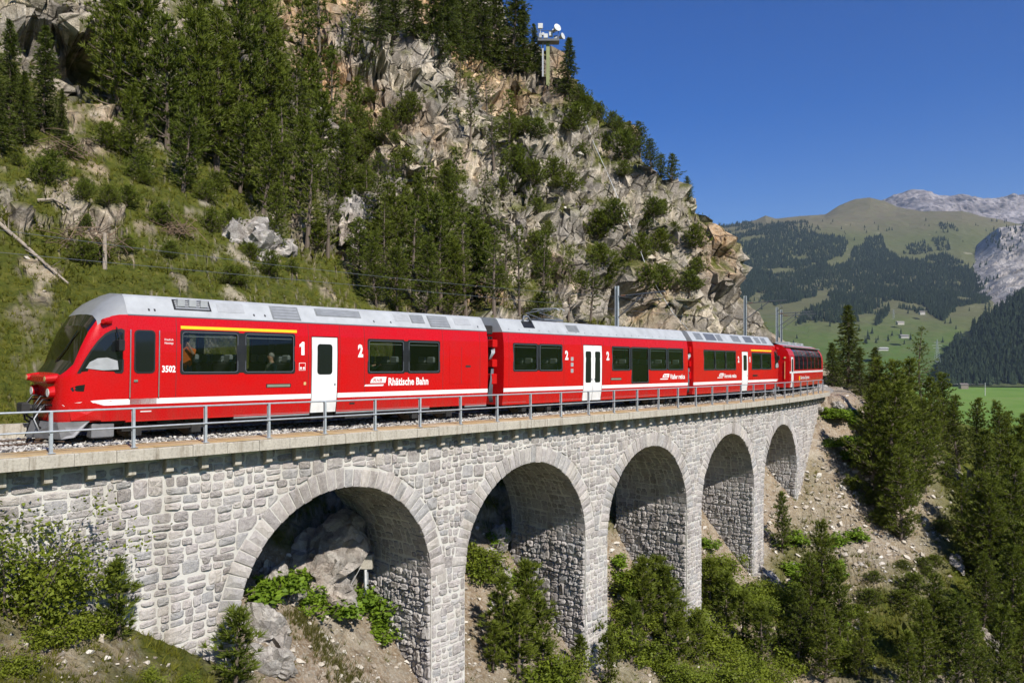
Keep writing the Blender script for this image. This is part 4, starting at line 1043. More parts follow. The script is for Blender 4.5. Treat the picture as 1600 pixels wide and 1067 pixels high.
class Car:
    def __init__(c, s0, s1, label, prof=PROF, name='railcar'):
        a = Vector(W(s0, 2.35, 0)); b = Vector(W(s1, 2.35, 0)); d = (b - a).normalized(); h = Vector((-d.y, d.x, 0)).normalized(); u = d.cross(h)
        # chord of the curve: set the body half a sagitta outwards
        mid = Vector(W((s0 + s1) / 2, 2.35, 0)); a += (mid - (a + b) / 2) * .6
        c.L = (b - a).length; c.s0 = s0; c.e = empty(name, a); tag(c.e, label, 'railcar', 'carriages of the red train')
        c.e.matrix_world = Matrix(((d.x, h.x, u.x, a.x), (d.y, h.y, u.y, a.y), (d.z, h.z, u.z, a.z), (0, 0, 0, 1))); c.p = prof
        c.holes = []; c.hw = None
    def sv(c, u, w):
        v = side_v(w, c.p)
        return v * (c.hw(u, w) if c.hw else 1)
    def pt(c, u, w, off=0.0, side=-1): return (u, side * (c.sv(u, w) + off), w)
    def levels(c, w0, w1): return [w0] + [p[0] for p in c.p if w0 + .01 < p[0] < w1 - .01] + [w1]
    def patch(c, mb, u0, u1, w0, w1, off, side=-1, mi=0, th=.0, nu=1):
        lv = c.levels(w0, w1); us = [u0 + (u1 - u0) * k / nu for k in range(nu + 1)]
        V = [c.pt(u, w, off, side) for w in lv for u in us]; n = nu + 1; F = []
        for i in range(len(lv) - 1):
            for k in range(nu):
                f = (i * n + k, i * n + k + 1, (i + 1) * n + k + 1, (i + 1) * n + k); F.append(f if side < 0 else f[::-1])
        mb.add(V, F, mi)
        if th > 0:   # returns to the body so the piece has thickness
            V2 = [c.pt(u, w, off - th, side) for w in lv for u in us]; o = len(V)
            ed = [(k, k + 1) for k in range(nu)] + [(i * n + nu, (i + 1) * n + nu) for i in range(len(lv) - 1)] + [((len(lv) - 1) * n + k + 1, (len(lv) - 1) * n + k) for k in range(nu)][::-1] + [((i + 1) * n, i * n) for i in range(len(lv) - 1)][::-1]
            mb.add(V + V2, [((b, a, a + o, b + o) if side < 0 else (a, b, b + o, a + o)) for a, b in ed], mi)
        return mb
    def piece(c, name, u0, u1, w0, w1, off, mat, parent=None, side=-1, th=.006): return c.patch(MB(), u0, u1, w0, w1, off, side, 0, th).build(name, mat, parent or c.e)
    def rrect(c, u0, u1, w0, w1, r, n=4):
        P = []
        for cx, cy, a0 in ((u1 - r, w1 - r, 0), (u0 + r, w1 - r, 90), (u0 + r, w0 + r, 180), (u1 - r, w0 + r, 270)):
            for k in range(n + 1): a = R(a0 + 90 * k / n); P.append((cx + r * math.cos(a), cy + r * math.sin(a)))
        return P
    def rpane(c, name, u0, u1, w0, w1, r, off, mat, parent):
        """rounded pane that follows the bend of the side"""
        ws = sorted({w0 + r * (1 - math.cos(R(a))) for a in (0, 30, 60, 90)} | {w1 - r * (1 - math.cos(R(a))) for a in (0, 30, 60, 90)} | set(c.levels(w0, w1)))
        V = []; F = []
        for w in ws:
            e = max(0, w0 + r - w, w - (w1 - r)); i = r - math.sqrt(max(0, r * r - e * e)); V += [c.pt(u0 + i, w, off), c.pt(u1 - i, w, off)]
        for k in range(len(ws) - 1): F.append((2 * k, 2 * k + 1, 2 * k + 3, 2 * k + 2))
        return obj(name, V, F, mat, parent)
    def ring(c, mb, outer, inner, off, side=-1, mi=0, depth=.03):
        n = len(outer); V = [c.pt(u, w, off, side) for u, w in outer] + [c.pt(u, w, off, side) for u, w in inner] + [c.pt(u, w, off - depth, side) for u, w in inner] + [c.pt(u, w, -.002, side) for u, w in outer]
        F = []
        for i in range(n):
            j = (i + 1) % n
            for q in ((i, j, n + j, n + i), (n + i, n + j, 2 * n + j, 2 * n + i), (3 * n + i, 3 * n + j, j, i)): F.append(q if side > 0 else q)
        mb.add(V, F, mi)
    def window(c, u0, u1, w0, w1, split=None, r=.07, frame=.055, name='window', glass='glass'):
        """opening with black rounded frame; the pane is a piece of its own"""
        c.holes.append((u0, u1, w0, w1))
        for side in (-1, 1):
            mb = MB(); c.ring(mb, c.rrect(u0 - .02, u1 + .02, w0 - .02, w1 + .02, r + .01), c.rrect(u0 + frame, u1 - frame, w0 + frame, w1 - frame, r), .006, side)
            f = mb.build(name, M['black_rubber'], c.e)
            if side < 0:
                mb = MB(); c.ring(mb, c.rrect(u0 + frame - .018, u1 - frame + .018, w0 + frame - .018, w1 - frame + .018, r + .012), c.rrect(u0 + frame - .004, u1 - frame + .004, w0 + frame - .004, w1 - frame + .004, r), .009, side, 0, .006); mb.build('trim', M['cable_grey'], f)
            lv = [w0 + .01, (w0 + w1) / 2, w1 - .01]
            V = [c.pt(u, w, -.022, side) for w in lv for u in (u0 + .01, u1 - .01)]; F = [(0, 1, 3, 2), (2, 3, 5, 4)]
            obj('pane', V, F if side < 0 else [q[::-1] for q in F], M[glass], f)
            if side < 0:
                mb = MB(); wt = w1 - frame - .11; c.patch(mb, u0 + frame + .03, u1 - frame - .03, wt, wt + .022, -.03, side, 0); mb.build('vent_bar', M['panel_light'], f)
    def door(c, u0, u1, w0, w1, leaves=1, winw=(1.75, 2.65)):
        c.holes.append((u0, u1, w0, w1)); mb = MB(); c.patch(mb, u0, u1, w0, w1, -.035); rec = mb.build('door_recess', M['black_rubber'], c.e)
        for side in (1,): c.patch(MB(), u0, u1, w0, w1, -.01, 1).build('door', M['white_paint'], c.e)
        w = (u1 - u0) / leaves
        for k in range(leaves):
            a, b = u0 + k * w + .028, u0 + (k + 1) * w - (.028 if k == leaves - 1 else .004)
            mb = MB(); c.patch(mb, a, b, w0 + .01, w1 - .03, .002, -1, 0, .04); d = mb.build('door', M['white_paint'], c.e)
            pa, pb = (a + (b - a) * .22, b - (b - a) * .22)
            out = c.rrect(pa, pb, winw[0], winw[1], min(.09, (pb - pa) * .45))
            c.rpane('door_window', pa, pb, winw[0], winw[1], min(.09, (pb - pa) * .45), .006, M['dark_glass'], d)
            mb = MB(); c.ring(mb, c.rrect(pa - .02, pb + .02, winw[0] - .02, winw[1] + .02, .1 if leaves == 1 else .08), out, .009, -1, 0, .005); mb.build('seal', M['black_rubber'], d)
            ub = b - .10 if k == 0 else a + .08; mb = MB(); c.patch(mb, ub, ub + .05, 1.38, 1.46, .008, -1, 0, .01); mb.build('push_button', M['cable_grey'], d)
    def body(c, u0, u1, mat, wtop, ends=(True, True)):
        """side walls with the openings left free, inner lining, end walls"""
        us = sorted({u0, u1} | {x for h in c.holes for x in h[:2] if u0 < x < u1}); lv = sorted({p[0] for p in c.p} | {x for h in c.holes for x in h[2:]}); lv = [w for w in lv if w <= wtop + 1e-6]
        mb = MB()
        for side in (-1, 1):
            for off, mi in ((0, 0), (-.06, 1)):
                for i in range(len(us) - 1):
                    for j in range(len(lv) - 1):
                        um, wm = (us[i] + us[i + 1]) / 2, (lv[j] + lv[j + 1]) / 2
                        if any(h[0] < um < h[1] and h[2] < wm < h[3] for h in c.holes): continue
                        nu = max(1, int((us[i + 1] - us[i]) / .6)) if c.hw else 1
                        for k in range(nu):
                            a = us[i] + (us[i + 1] - us[i]) * k / nu; b = us[i] + (us[i + 1] - us[i]) * (k + 1) / nu
                            V = [c.pt(a, lv[j], off, side), c.pt(b, lv[j], off, side), c.pt(b, lv[j + 1], off, side), c.pt(a, lv[j + 1], off, side)]
                            mb.add(V, [(0, 1, 2, 3) if (side < 0) == (mi == 0) else (3, 2, 1, 0)], mi)
        for on, u, fl in ((ends[0], u0, 1), (ends[1], u1, 0)):
            if on:
                V = [(u, -c.sv(u, w), w) for w in lv] + [(u, c.sv(u, w), w) for w in lv][::-1]; f = tuple(range(len(V))); mb.add(V, [f[::-1] if not fl else f], 0)
        o = mb.build('body', [mat, M['interior']], c.e)
        fl = MB().box(u0 + .05, u1 - .05, -1.20, 1.20, .86, .95).build('floor', M['interior'], c.e)
        ce = MB().box(u0 + .05, u1 - .05, -1.05, 1.05, wtop - .14, wtop - .08).build('ceiling', M['ceiling_in'], c.e)
        return o
    def roof(c, u0, u1, mat):
        sec = [(1.205, 3.3), (1.20, 3.335), (.90, 3.78), (.80, 3.84), (0, 3.90), (-.80, 3.84), (-.90, 3.78), (-1.20, 3.335), (-1.205, 3.3)]
        mb = MB(); n = len(sec); V = [(u, -y * (c.hw(u, 3.3) if c.hw else 1), w) for u in (u0, u1) for y, w in sec]
        mb.add(V, [(i, i + n, i + n + 1, i + 1)[::-1] for i in range(n - 1)] + [tuple(range(n))[::-1], tuple(range(n, 2 * n))])
        o = mb.build('roof', mat, c.e)
        MB().box(u0 + .01, u1 - .01, -1.215, -1.20, 3.285, 3.312).build('gutter', M['cable_grey'], o)
        return o
    def roof_panel(c, roof, u0, u1, mat, k0=.08, k1=.92, name='roof_panel', off=.008):
        """panel lying on the sloping shoulder of the roof"""
        f = lambda u, k: (u, -(1.20 - .30 * k) - off * .83, 3.335 + .445 * k + off * .55)
        g = lambda u, k: (u, -(1.20 - .30 * k) + .004, 3.335 + .445 * k - .003)
        V = [f(u0, k0), f(u1, k0), f(u1, k1), f(u0, k1), g(u0, k0), g(u1, k0), g(u1, k1), g(u0, k1)]
        return obj(name, V, [(0, 1, 2, 3), (1, 0, 4, 5), (2, 1, 5, 6), (3, 2, 6, 7), (0, 3, 7, 4)], mat, roof)
    def louvres(c, panel, u0, u1, k0, k1, n, mat):
        f = lambda u, k, o: (u, -(1.20 - .30 * k) - o * .83, 3.335 + .445 * k + o * .55)
        for i in range(n):
            a = k0 + (k1 - k0) * (i + .15) / n; b = k0 + (k1 - k0) * (i + .75) / n
            obj('slat', [f(u0, a, .012), f(u1, a, .012), f(u1, b, .022), f(u0, b, .022), f(u0, a, .004), f(u1, a, .004), f(u1, b, .004), f(u0, b, .004)], [(0, 1, 2, 3), (1, 0, 4, 5), (3, 2, 6, 7)], mat, panel)
    def stripe(c, u0, u1, w0=1.005, w1=1.15, off=.004, gaps=(), mat=None):
        us = [u0]; 
        for a, b in sorted(gaps): us += [a, b]
        us.append(u1)
        for a, b in zip(us[::2], us[1::2]): c.piece('stripe', a, b, w0, w1, off, mat or M['white_paint'])
    def text(c, name, body, u, w, height, width=None, mat=None, bold=.012, off=.006, shear=0.0):
        cu = bpy.data.curves.new(name, 'FONT'); cu.body = body; cu.size = 1.0; cu.offset = bold; cu.shear = shear; cu.resolution_u = 2
        ob = bpy.data.objects.new(name, cu); COL.objects.link(ob); bpy.context.view_layer.update()
        me = bpy.data.meshes.new_from_object(ob.evaluated_get(bpy.context.evaluated_depsgraph_get())); bpy.data.objects.remove(ob); bpy.data.curves.remove(cu)
        n = len(me.vertices); co = np.zeros(n * 3, np.float32); me.vertices.foreach_get('co', co); co = co.reshape(-1, 3)
        mn, mx = co.min(0), co.max(0); k = height / max(.01, (mx[1] - min(mn[1], 0)) if False else .72); kx = width / (mx[0] - mn[0]) if width else k
        out = np.array([c.pt(u + (x - mn[0]) * kx, w + y * k, off) for x, y, z in co], np.float32)
        me.vertices.foreach_set('co', out.ravel()); me.materials.clear(); me.materials.append(mat or M['white_paint']); me.update()
        return link(name, me, c.e)
    def seats(c, rows):
        if not hasattr(Car, 'seat_me'):
            mb = MB(); mb.box(-.22, .22, -.5, .5, .42, .54, 0, .03); mb.box(.16, .28, -.5, .5, .5, 1.12, 0, .03); mb.box(.17, .27, -.40, -.08, 1.12, 1.36, 1, .03); mb.box(.17, .27, .08, .40, 1.12, 1.36, 1, .03); mb.box(-.06, .06, -.1, .1, 0, .42)
            Car.seat_me = mesh('seat', mb.v, mb.f, [M['grey_seat'], M['seat_head']], mb.m)
        for u, face in rows:
            for y in (-.68, .68):
                o = link('seat', Car.seat_me, c.e); o.location = (u, y, .95); o.rotation_euler = (0, 0, 0 if face > 0 else math.pi)
    def bogie(c, u):
        b = MB().box(u - 1.15, u + 1.15, -1.02, -.88, .30, .46).box(u - 1.15, u + 1.15, .88, 1.02, .30, .46).box(u - .25, u + .25, -1.0, 1.0, .32, .55)
        for x in (-.8, .8): b.box(u + x - .13, u + x + .13, -1.06, -.9, .18, .42); b.tube([(u + x - .25, -.96, .42), (u + x - .25, -.96, .62)], .07, 8); b.tube([(u + x + .25, -.96, .42), (u + x + .25, -.96, .62)], .07, 8)
        bo = b.build('bogie', M['underframe'], c.e)
        for x in (-.8, .8):
            for y in (-.53, .53):
                w = MB().tube([(u + x, y - .06, .45), (u + x, y + .06, .45)], .36, 20); w.tube([(u + x, y - .08, .45), (u + x, y + .08, .45)], .12, 12); w.build('wheel', M['rail_steel'], bo)
    def under(c, u0, u1):
        mb = MB().box(u0, u1, -1.0, 1.0, .56, .86); mb.build('underframe', M['underframe'], c.e)
        rr = random.Random(int(u0 * 10)); u = u0 + .4
        while u < u1 - 1.5:
            L = rr.uniform(.7, 1.5); MB().box(u, u + L, -1.1, 1.1, .30 + rr.random() * .1, .57, 0, .02).build('equipment_box', M['underframe'], c.e); u += L + rr.uniform(.2, .5)
    def sill(c, u0, u1, gaps=()):
        us = [u0]
        for a, b in sorted(gaps): us += [a, b]
        us.append(u1)
        for a, b in zip(us[::2], us[1::2]): c.piece('sill', a, b, .60, .60 + .001, .003, M['sill_grey']) if False else obj('sill', [(a, -1.235, .50), (b, -1.235, .50), (b, -1.246, .60), (a, -1.246, .60), (a, -1.15, .50), (b, -1.15, .50)], [(0, 1, 2, 3), (4, 5, 1, 0)], M['sill_grey'], c.e)
    def logo(c, u, w, L, h):
        """slanted white train emblem over a bar"""
        P = lambda pts, off: [c.pt(u + x * L, w + y * h, off) for x, y in pts]
        a = [(-.22, 0), (.80, 0), (.86, .18), (-.16, .18)]; b = [(.10, .34), (.16, .70), (.28, .95), (.40, 1.0), (1.0, 1.0), (.94, .34)]
        V = P(a, .006) + P(b, .006); F = [(0, 1, 2, 3), (4, 9, 8, 7, 6, 5)]
        o = obj('emblem', V, F, M['white_paint'], c.e)
        t = c.text('emblem_letters', 'RhB', u + .28 * L, w + .45 * h, h * .40, .48 * L, M['red'], .004, .010)
        t.parent = o
        return o

def nose(c, u_tip, sgn, name_prefix=''):
    """sloping driver's cab; u_tip is the tip, sgn +1 when the body lies at larger u"""
    st = [0, .06, .16, .30, .45, .60, .78, .95, 1.12, 1.30, 1.50]
    hw = lambda x: float(np.interp(x, [0, .06, .16, .3, .6, 1.0, 1.5], [.86, .99, 1.09, 1.17, 1.245, 1.285, 1.305]))
    wA = lambda x: float(np.interp(x, [0, .06, .16, .30, .45, .60, .78, .95, 1.12, 1.30, 1.5], [1.60, 1.72, 1.80, 1.95, 2.36, 2.72, 3.0, 3.16, 3.25, 3.29, 3.30]))
    wT = lambda x: float(np.interp(x, [0, .06, .16, .30, .45, .60, .78, .95, 1.12, 1.30, 1.5], [1.68, 1.80, 1.92, 2.12, 2.62, 3.0, 3.30, 3.50, 3.66, 3.78, 3.88]))
    def sec(x):
        h, a, t = hw(x), wA(x), wT(x); k = h / 1.305; P = [(1.245 * k, .60), (1.30 * k, 1.0), (h, 1.15)]
        top = 1.205 / 1.305
        for q in (.25, .5, .75, 1.0):
            w = 1.15 + (a - 1.15) * q; v = h * (1 - (1 - top) * max(0, (w - 2.35) / .95) ** 1.5); P.append((v, w))
        P += [(h * .93 * (top if x > .9 else 1) * .97, a + (t - a) * .38 + .01), (h * .68, a + (t - a) * .86), (h * .36, t - (t - a) * .03), (0, t)]
        return P
    S = [sec(x) for x in st]; n = len(S[0])
    red = MB(); fair = MB(); ws = MB(); disp = MB(); bk = MB()
    for i in range(len(st) - 1):
        for side in (-1, 1):
            for j in range(n - 1):
                q = []
                for (x, k) in ((i, j), (i + 1, j), (i + 1, j + 1), (i, j + 1)): v, w = S[x][k]; q.append((u_tip + sgn * st[x], side * v, w))
                if (side < 0) != (sgn > 0): q = q[::-1]
                xm = (st[i] + st[i + 1]) / 2
                tgt = red
                if j >= 7: tgt = bk if .10 < xm < .25 else ws if .25 < xm < .62 else (disp if .62 < xm < .80 else (fair if xm > .80 else red))
                elif j == 6 and xm > .86: tgt = fair
                tgt.add(q, [(0, 1, 2, 3)])
    V = [(u_tip, -v, w) for v, w in S[0]] + [(u_tip, v, w) for v, w in S[0]][::-1][1:]
    red.add(V, [tuple(range(len(V)))[::-1] if sgn < 0 else tuple(range(len(V)))])
    nz = red.build('nose', M['red'], c.e, smooth=True, weld=True)
    bk.build('windscreen_frame', M['dark_glass'], c.e, smooth=True, weld=True)
    ws.build('windscreen', M['cab_glass'], c.e, smooth=True, weld=True); disp.build('destination_screen', M['dark_glass'], c.e, smooth=True, weld=True); fair.build('roof_fairing', M['fairing_grey'], c.e, smooth=True, weld=True)
    X = lambda x: u_tip + sgn * x
    def sidept(x, w, off=.008):
        h, a = hw(x), wA(x); top = 1.205 / 1.305; v = h * (1 - (1 - top) * max(0, (w - 2.35) / .95) ** 1.5); return (X(x), -v - off, w)
    def sidepoly(name, pts, mat, off, parent=None):
        V = [sidept(x, w, off) for x, w in pts]; f = tuple(range(len(V))); cx = sum(p[0] for p in pts) / len(pts); cw = sum(p[1] for p in pts) / len(pts)
        V.append(sidept(cx, cw, off)); m = len(pts); F = [((i + 1) % m, i, m) if sgn > 0 else (i, (i + 1) % m, m) for i in range(m)]
        return obj(name, V, F, mat, parent or c.e)
    win = [(.34, 1.80), (.40, 1.93), (.50, 2.15), (.62, 2.38), (.78, 2.62), (.95, 2.80), (1.12, 2.90), (1.34, 2.94), (1.42, 2.90), (1.40, 1.86), (1.36, 1.80)]
    fr = sidepoly('cab_side_window', win, M['black_rubber'], .012)
    cx, cw = .98, 2.25; sidepoly('pane', [(cx + (x - cx) * .88, cw + (w - cw) * .88) for x, w in win], M['dark_glass'], .022, fr)
    sidepoly('console_shade', [(.52, 1.93), (.60, 2.08), (.78, 2.18), (1.0, 2.20), (1.24, 2.12), (1.27, 1.90), (.9, 1.88)], M['panel_light'], .026, fr)
    sidepoly('side_lamp', [(.22, 1.44), (.34, 1.50), (.52, 1.53), (.50, 1.36), (.26, 1.36)], M['dark_glass'], .008)
    sidepoly('stripe', [(.08, 1.03), (.30, 1.08), (.7, 1.13), (1.1, 1.15), (1.5, 1.15), (1.5, 1.005), (1.0, 1.0), (.12, 1.0)], M['white_paint'], .005)
    for y in (-.62, .62):
        h = MB().tube([(X(.08), y, 1.34), (X(-.12), y, 1.32)], [.17, .13], 14).build('headlight', M['red'], c.e, smooth=False); MB().tube([(X(-.121), y, 1.32), (X(-.132), y, 1.32)], .105, 14).build('lens', M['lamp_glass'], h)
        ml = MB().tube([(X(.06), y * 1.12, 1.68), (X(-.22), y * 1.12, 1.66)], [.11, .085], 10).build('marker_lamp', M['red'], c.e); MB().tube([(X(-.221), y * 1.12, 1.66), (X(-.23), y * 1.12, 1.66)], .065, 10).build('lens', M['tan_sign'], ml)
    MB().box(min(X(-.17), X(.06)), max(X(-.17), X(.06)), -.62, .62, 1.54, 1.74, 0, .04).build('handle_beam', M['red'], c.e)
    cp = MB().tube([(X(.1), 0, .92), (X(-.42), 0, .92)], .09, 10).box(min(X(-.56), X(-.38)), max(X(-.56), X(-.38)), -.19, .19, .78, 1.06, 0, .03).build('coupler', M['underframe'], c.e)
    for k, (y, z0) in enumerate(((-.42, 1.12), (-.28, 1.2), (.3, 1.2), (.44, 1.1), (-.56, 1.0))):
        MB().tube([(X(.02), y, z0), (X(-.18), y * 1.05, z0 + .02), (X(-.34), y * 1.08, z0 - .22), (X(-.30), y * 1.02, z0 - .50), (X(-.12), y * .9, z0 - .62)], .026, 6).build('hose', M['black_rubber'], c.e, smooth=True)
    MB().tube([(X(-.30), -.75, .95), (X(-.46), -.80, .70), (X(-.36), -.86, .42)], .018, 6).build('hose', M['panel_light'], c.e, smooth=True)
    # snow plough: two raked blades under the nose
    b = MB()
    for side in (-1, 1):
        P = [(-.42, .05, .20), (.05, 1.10, .20), (.30, 1.22, .24), (.62, 1.24, .62), (-.05, 1.12, .62), (-.30, .05, .62)]
        v = [(X(x), side * y, z) for x, y, z in P]; v2 = [(X(x + .03), side * (y - .02), z) for x, y, z in P]
        f = [(0, 1, 4, 5), (1, 2, 3, 4)]; b.add(v, f if (side < 0) == (sgn > 0) else [q[::-1] for q in f]); b.add(v2, f if (side > 0) == (sgn > 0) else [q[::-1] for q in f])
    b.build('snow_plough', M['plough_grey'], c.e)
    MB().box(min(X(.72), X(1.25)), max(X(.72), X(1.25)), -1.16, -.85, .18, .55, 0, .03).build('sand_box', M['plough_grey'], c.e)
    MB().box(min(X(.2), X(1.6)), max(X(.2), X(1.6)), -1.0, 1.0, .5, .8).build('underframe', M['underframe'], c.e)
    MB().tube([(X(.26), .1, 2.06), (X(.36), -.3, 2.40), (X(.52), -.62, 2.86)], .016, 5).build('wiper', M['black_rubber'], c.e)
    m = MB().box(min(X(1.18), X(1.32)), max(X(1.18), X(1.32)), -1.56, -1.36, 2.36, 2.66, 0, .03); m.tube([(X(1.25), -1.45, 2.66), (X(1.2), -1.30, 2.97)], .016, 6); m.build('mirror', M['black_rubber'], c.e)
    MB().tube([(X(1.05), -1.22, 3.12), (X(.86), -1.34, 3.10)], [.10, .06], 10).build('camera_pod', M['red'], c.e)
    sidepoly('chassis_plate', [(.25, .64), (.9, .64), (.9, .95), (.2, .95)], M['red'], .003)

def class_one(c, u, w, L, h):
    P = [(.36, 0), (.36, .66), (0, .60), (0, .80), (.30, .88), (.55, 1.0), (1, 1.0), (1, 0)]
    obj('class_number', [c.pt(u + x * L, w + y * h, .006) for x, y in P], [tuple(range(8))[::-1]], M['white_paint'], c.e)

def gap_parts(c, u):
    """bellows and jumper cables at the inner end"""
    g = MB().box(u - .02, u + .74, -.78, .78, .95, 3.05); 
    b = MB()
    for k in range(6): b.box(u + .02 + k * .115, u + .09 + k * .115, -.86, .86, .92, 3.12)
    b.build('gangway_bellows', M['black_rubber'], c.e)
    for w, hh in ((2.70, .30), (1.95, .30), (1.30, .40)): MB().box(u + .36, u + .62, -1.18, -.90, w, w + hh, 0, .02).build('junction_box', M['red'], c.e)
    for k in range(4): MB().tube([(u + .46 + k * .03, -1.0 - k * .03, 2.70), (u + .40 + k * .03, -1.10 - .02 * k, 2.5), (u + .30 + k * .02, -1.06, 2.25)], .016, 5).build('jumper_cable', M['galvanised'], c.e, smooth=True)
    for k in range(5): MB().tube([(u + .44 + k * .025, -1.06, 1.95), (u + .30 + k * .03, -1.16, 1.5), (u + .22 + k * .05, -1.12, .9), (u + .36 + k * .04, -1.08, .62)], .018, 5).build('jumper_cable', M['cable_grey'], c.e, smooth=True)
    MB().box(u + .05, u + .72, -.8, .8, 3.2, 3.55, 0, .03).build('roof_coupling', M['underframe'], c.e)

def build_train():
    # --- first car with the driver's cab
    c = Car(.55, 15.12, 'leading red railcar with sloping cab, yellow band and single white door'); s0 = c.s0; U = lambda s: s - s0
    nose(c, 0.0, 1)
    c.holes.append((U(2.22), U(2.72), 1.80, 2.90)); 
    for a, b in ((3.42, 5.10), (5.25, 6.88)): c.window(U(a), U(b), 1.78, 2.94)
    c.piece('window_pillar', U(5.02), U(5.32), 1.80, 2.92, .004, M['black_rubber'])
    for a, b in ((9.58, 11.10), (11.25, 12.70)): c.window(U(a), U(b), 1.76, 2.86)
    c.piece('window_pillar', U(11.02), U(11.33), 1.78, 2.84, .004, M['black_rubber'])
    c.door(U(7.46), U(8.42), .56, 2.90)
    c.body(1.5, c.L, M['red'], 3.3)
    c.holes.pop(0)
    # cab door: panel, tall window, handrails
    d = c.piece('cab_door', U(2.12), U(2.80), .98, 3.0, .004, M['red'], None, -1, .008)
    o = c.rrect(U(2.24), U(2.70), 1.84, 2.88, .09); c.rpane('door_window', U(2.24), U(2.70), 1.84, 2.88, .09, .012, M['dark_glass'], d)
    mb = MB(); c.ring(mb, c.rrect(U(2.20), U(2.74), 1.80, 2.92, .11), o, .016, -1, 0, .008); mb.build('seal', M['black_rubber'], d)
    c.piece('handle', U(2.20), U(2.30), 1.58, 1.64, .03, M['chrome'], d, -1, .03)
    for s in (2.10, 2.83): MB().tube([c.pt(U(s), w, .045) for w in (1.18, 1.3, 2.0, 2.8, 2.92)], .016, 6).build('handrail', M['chrome'], c.e)
    rf = c.roof(1.5, c.L, M['roof_paint'])
    for a, b, m, k0, k1 in ((3.3, 4.35, 'roof_grey', .35, 1.0), (4.55, 5.35, 'panel_light', .35, .95), (6.2, 7.15, 'roof_grey', .05, .96), (7.75, 9.45, 'roof_grey', .45, .97), (10.85, 11.5, 'panel_light', .4, .95), (11.55, 12.15, 'roof_grey', .3, .95), (12.35, 13.3, 'roof_grey', .05, .96), (13.6, 14.4, 'panel_light', .35, .9)):
        p = c.roof_panel(rf, U(a), U(b), M[m] if a != 3.3 else M['black_rubber'], k0, k1)
        if m == 'roof_grey': c.louvres(p, U(a) + .05, U(b) - .05, k0 + .06, k1 - .06, 4, M['sill_grey'])
    for s in (2.6, 2.75, 5.6, 5.95, 9.9, 10.6, 14.7): c.roof_panel(rf, U(s), U(s) + .045, M['black_rubber'], .2, .34, 'roof_hole', .004)
    for k in range(3): MB().box(U(3.40) + k * .32, U(3.40) + k * .32 + .2, -1.08, -.90, 3.58, 3.80, 0, .02).build('resistor_block', M['panel_light'], rf)
    c.stripe(1.5, c.L, gaps=[(U(7.46), U(8.42))]); c.sill(U(5.0), U(12.3), [(U(7.46), U(8.42))]); c.sill(U(14.0), c.L)
    c.piece('first_class_band', U(3.42), U(6.96), 2.985, 3.065, .005, M['yellow'])
    class_one(c, U(7.04), 2.32, .17, .40); c.text('class_number', '2', U(9.18), 2.30, .38, .20, bold=.05)
    c.text('car_number', '3502', U(2.92), 1.83, .17, .36, bold=.035); c.text('name_plate', 'Friedrich', U(2.98), 2.66, .055, .23, bold=.01); c.text('name_plate', 'Hennings', U(2.98), 2.57, .055, .23, bold=.01)
    c.text('railway_name', 'Rhätische Bahn', U(10.42), 1.36, .25, 1.75, bold=.03); c.logo(U(9.60), 1.34, .74, .30)
    sq = c.piece('bicycle_sign', U(7.03), U(7.25), 1.86, 2.09, .004, M['white_paint']); c.piece('sign_field', U(7.045), U(7.235), 1.875, 2.075, .008, M['red'], sq)
    for x in (7.09, 7.19): MB().tube([c.pt(U(x), 1.93, .006), c.pt(U(x), 1.93, .012)], .036, 10).build('sign_wheel', M['white_paint'], sq)
    p = c.piece('side_display', U(5.95), U(6.76), 1.36, 1.47, .006, M['black_rubber']); c.piece('screen', U(5.98), U(6.73), 1.38, 1.45, .010, M['sign_green'], p)
    c.piece('step_button', U(7.20), U(7.28), 1.42, 1.51, .008, M['tan_sign'])
    for a, b, w0, w1 in ((13.15, 14.35, 1.35, 2.70),):
        h = c.piece('hatch', U(a), U(b), w0, w1, .008, M['red'], None, -1, .012); c.piece('hatch_seam', U((a + b) / 2) - .006, U((a + b) / 2) + .006, w0 + .02, w1 - .02, .0095, M['underframe'], h)
        c.piece('hatch_label', U(13.95), U(14.2), 1.95, 2.02, .011, M['underframe'], h)
    c.piece('white_mark', U(2.4), U(2.68), .80, .83, .004, M['white_paint']); c.piece('emergency_handle', U(8.9), U(9.1), .78, .84, .01, M['underframe'])
    c.seats([(U(s), f) for s, f in ((3.75, 1), (4.75, 1), (5.55, -1), (6.6, 1), (9.9, -1), (10.75, 1), (11.6, -1), (12.4, 1))])
    MB().box(U(7.2), U(7.28), -1.2, .4, .95, 3.1).build('partition', M['interior'], c.e); MB().box(U(8.9), U(8.98), -1.2, .4, .95, 3.1).build('partition', M['interior'], c.e); MB().box(U(3.1), U(3.18), -1.2, 1.2, .95, 3.1).build('partition', M['interior'], c.e)
    for s in (3.3, 7.36, 8.5, 9.45, 12.85, 14.7): c.piece('panel_seam', U(s) - .006, U(s) + .006, 1.16, 3.26, .0015, M['underframe'])
    c.bogie(U(3.2)); c.bogie(U(12.6)); c.under(U(4.6), U(11.2)); gap_parts(c, c.L)
    # --- middle car
    c = Car(15.90, 30.22, 'middle red railcar with white double doors and a pantograph on its roof'); U = lambda s, s0=c.s0: s - s0
    for a, b, w0 in ((16.45, 17.92, 1.80), (18.06, 19.55, 1.80), (23.2, 24.66, 1.80), (24.8, 26.3, 1.20), (26.42, 27.98, 1.80), (28.1, 29.62, 1.80)): c.window(U(a), U(b), w0, 2.88, frame=.045)
    for s in (17.99, 24.73, 26.36, 28.04): c.piece('window_pillar', U(s) - .09, U(s) + .09, 1.82, 2.86, .004, M['black_rubber'])
    c.door(U(21.02), U(22.42), .50, 2.92, 2, (1.30, 2.62))
    c.body(0, c.L, M['red'], 3.3); rf = c.roof(0, c.L, M['roof_paint'])
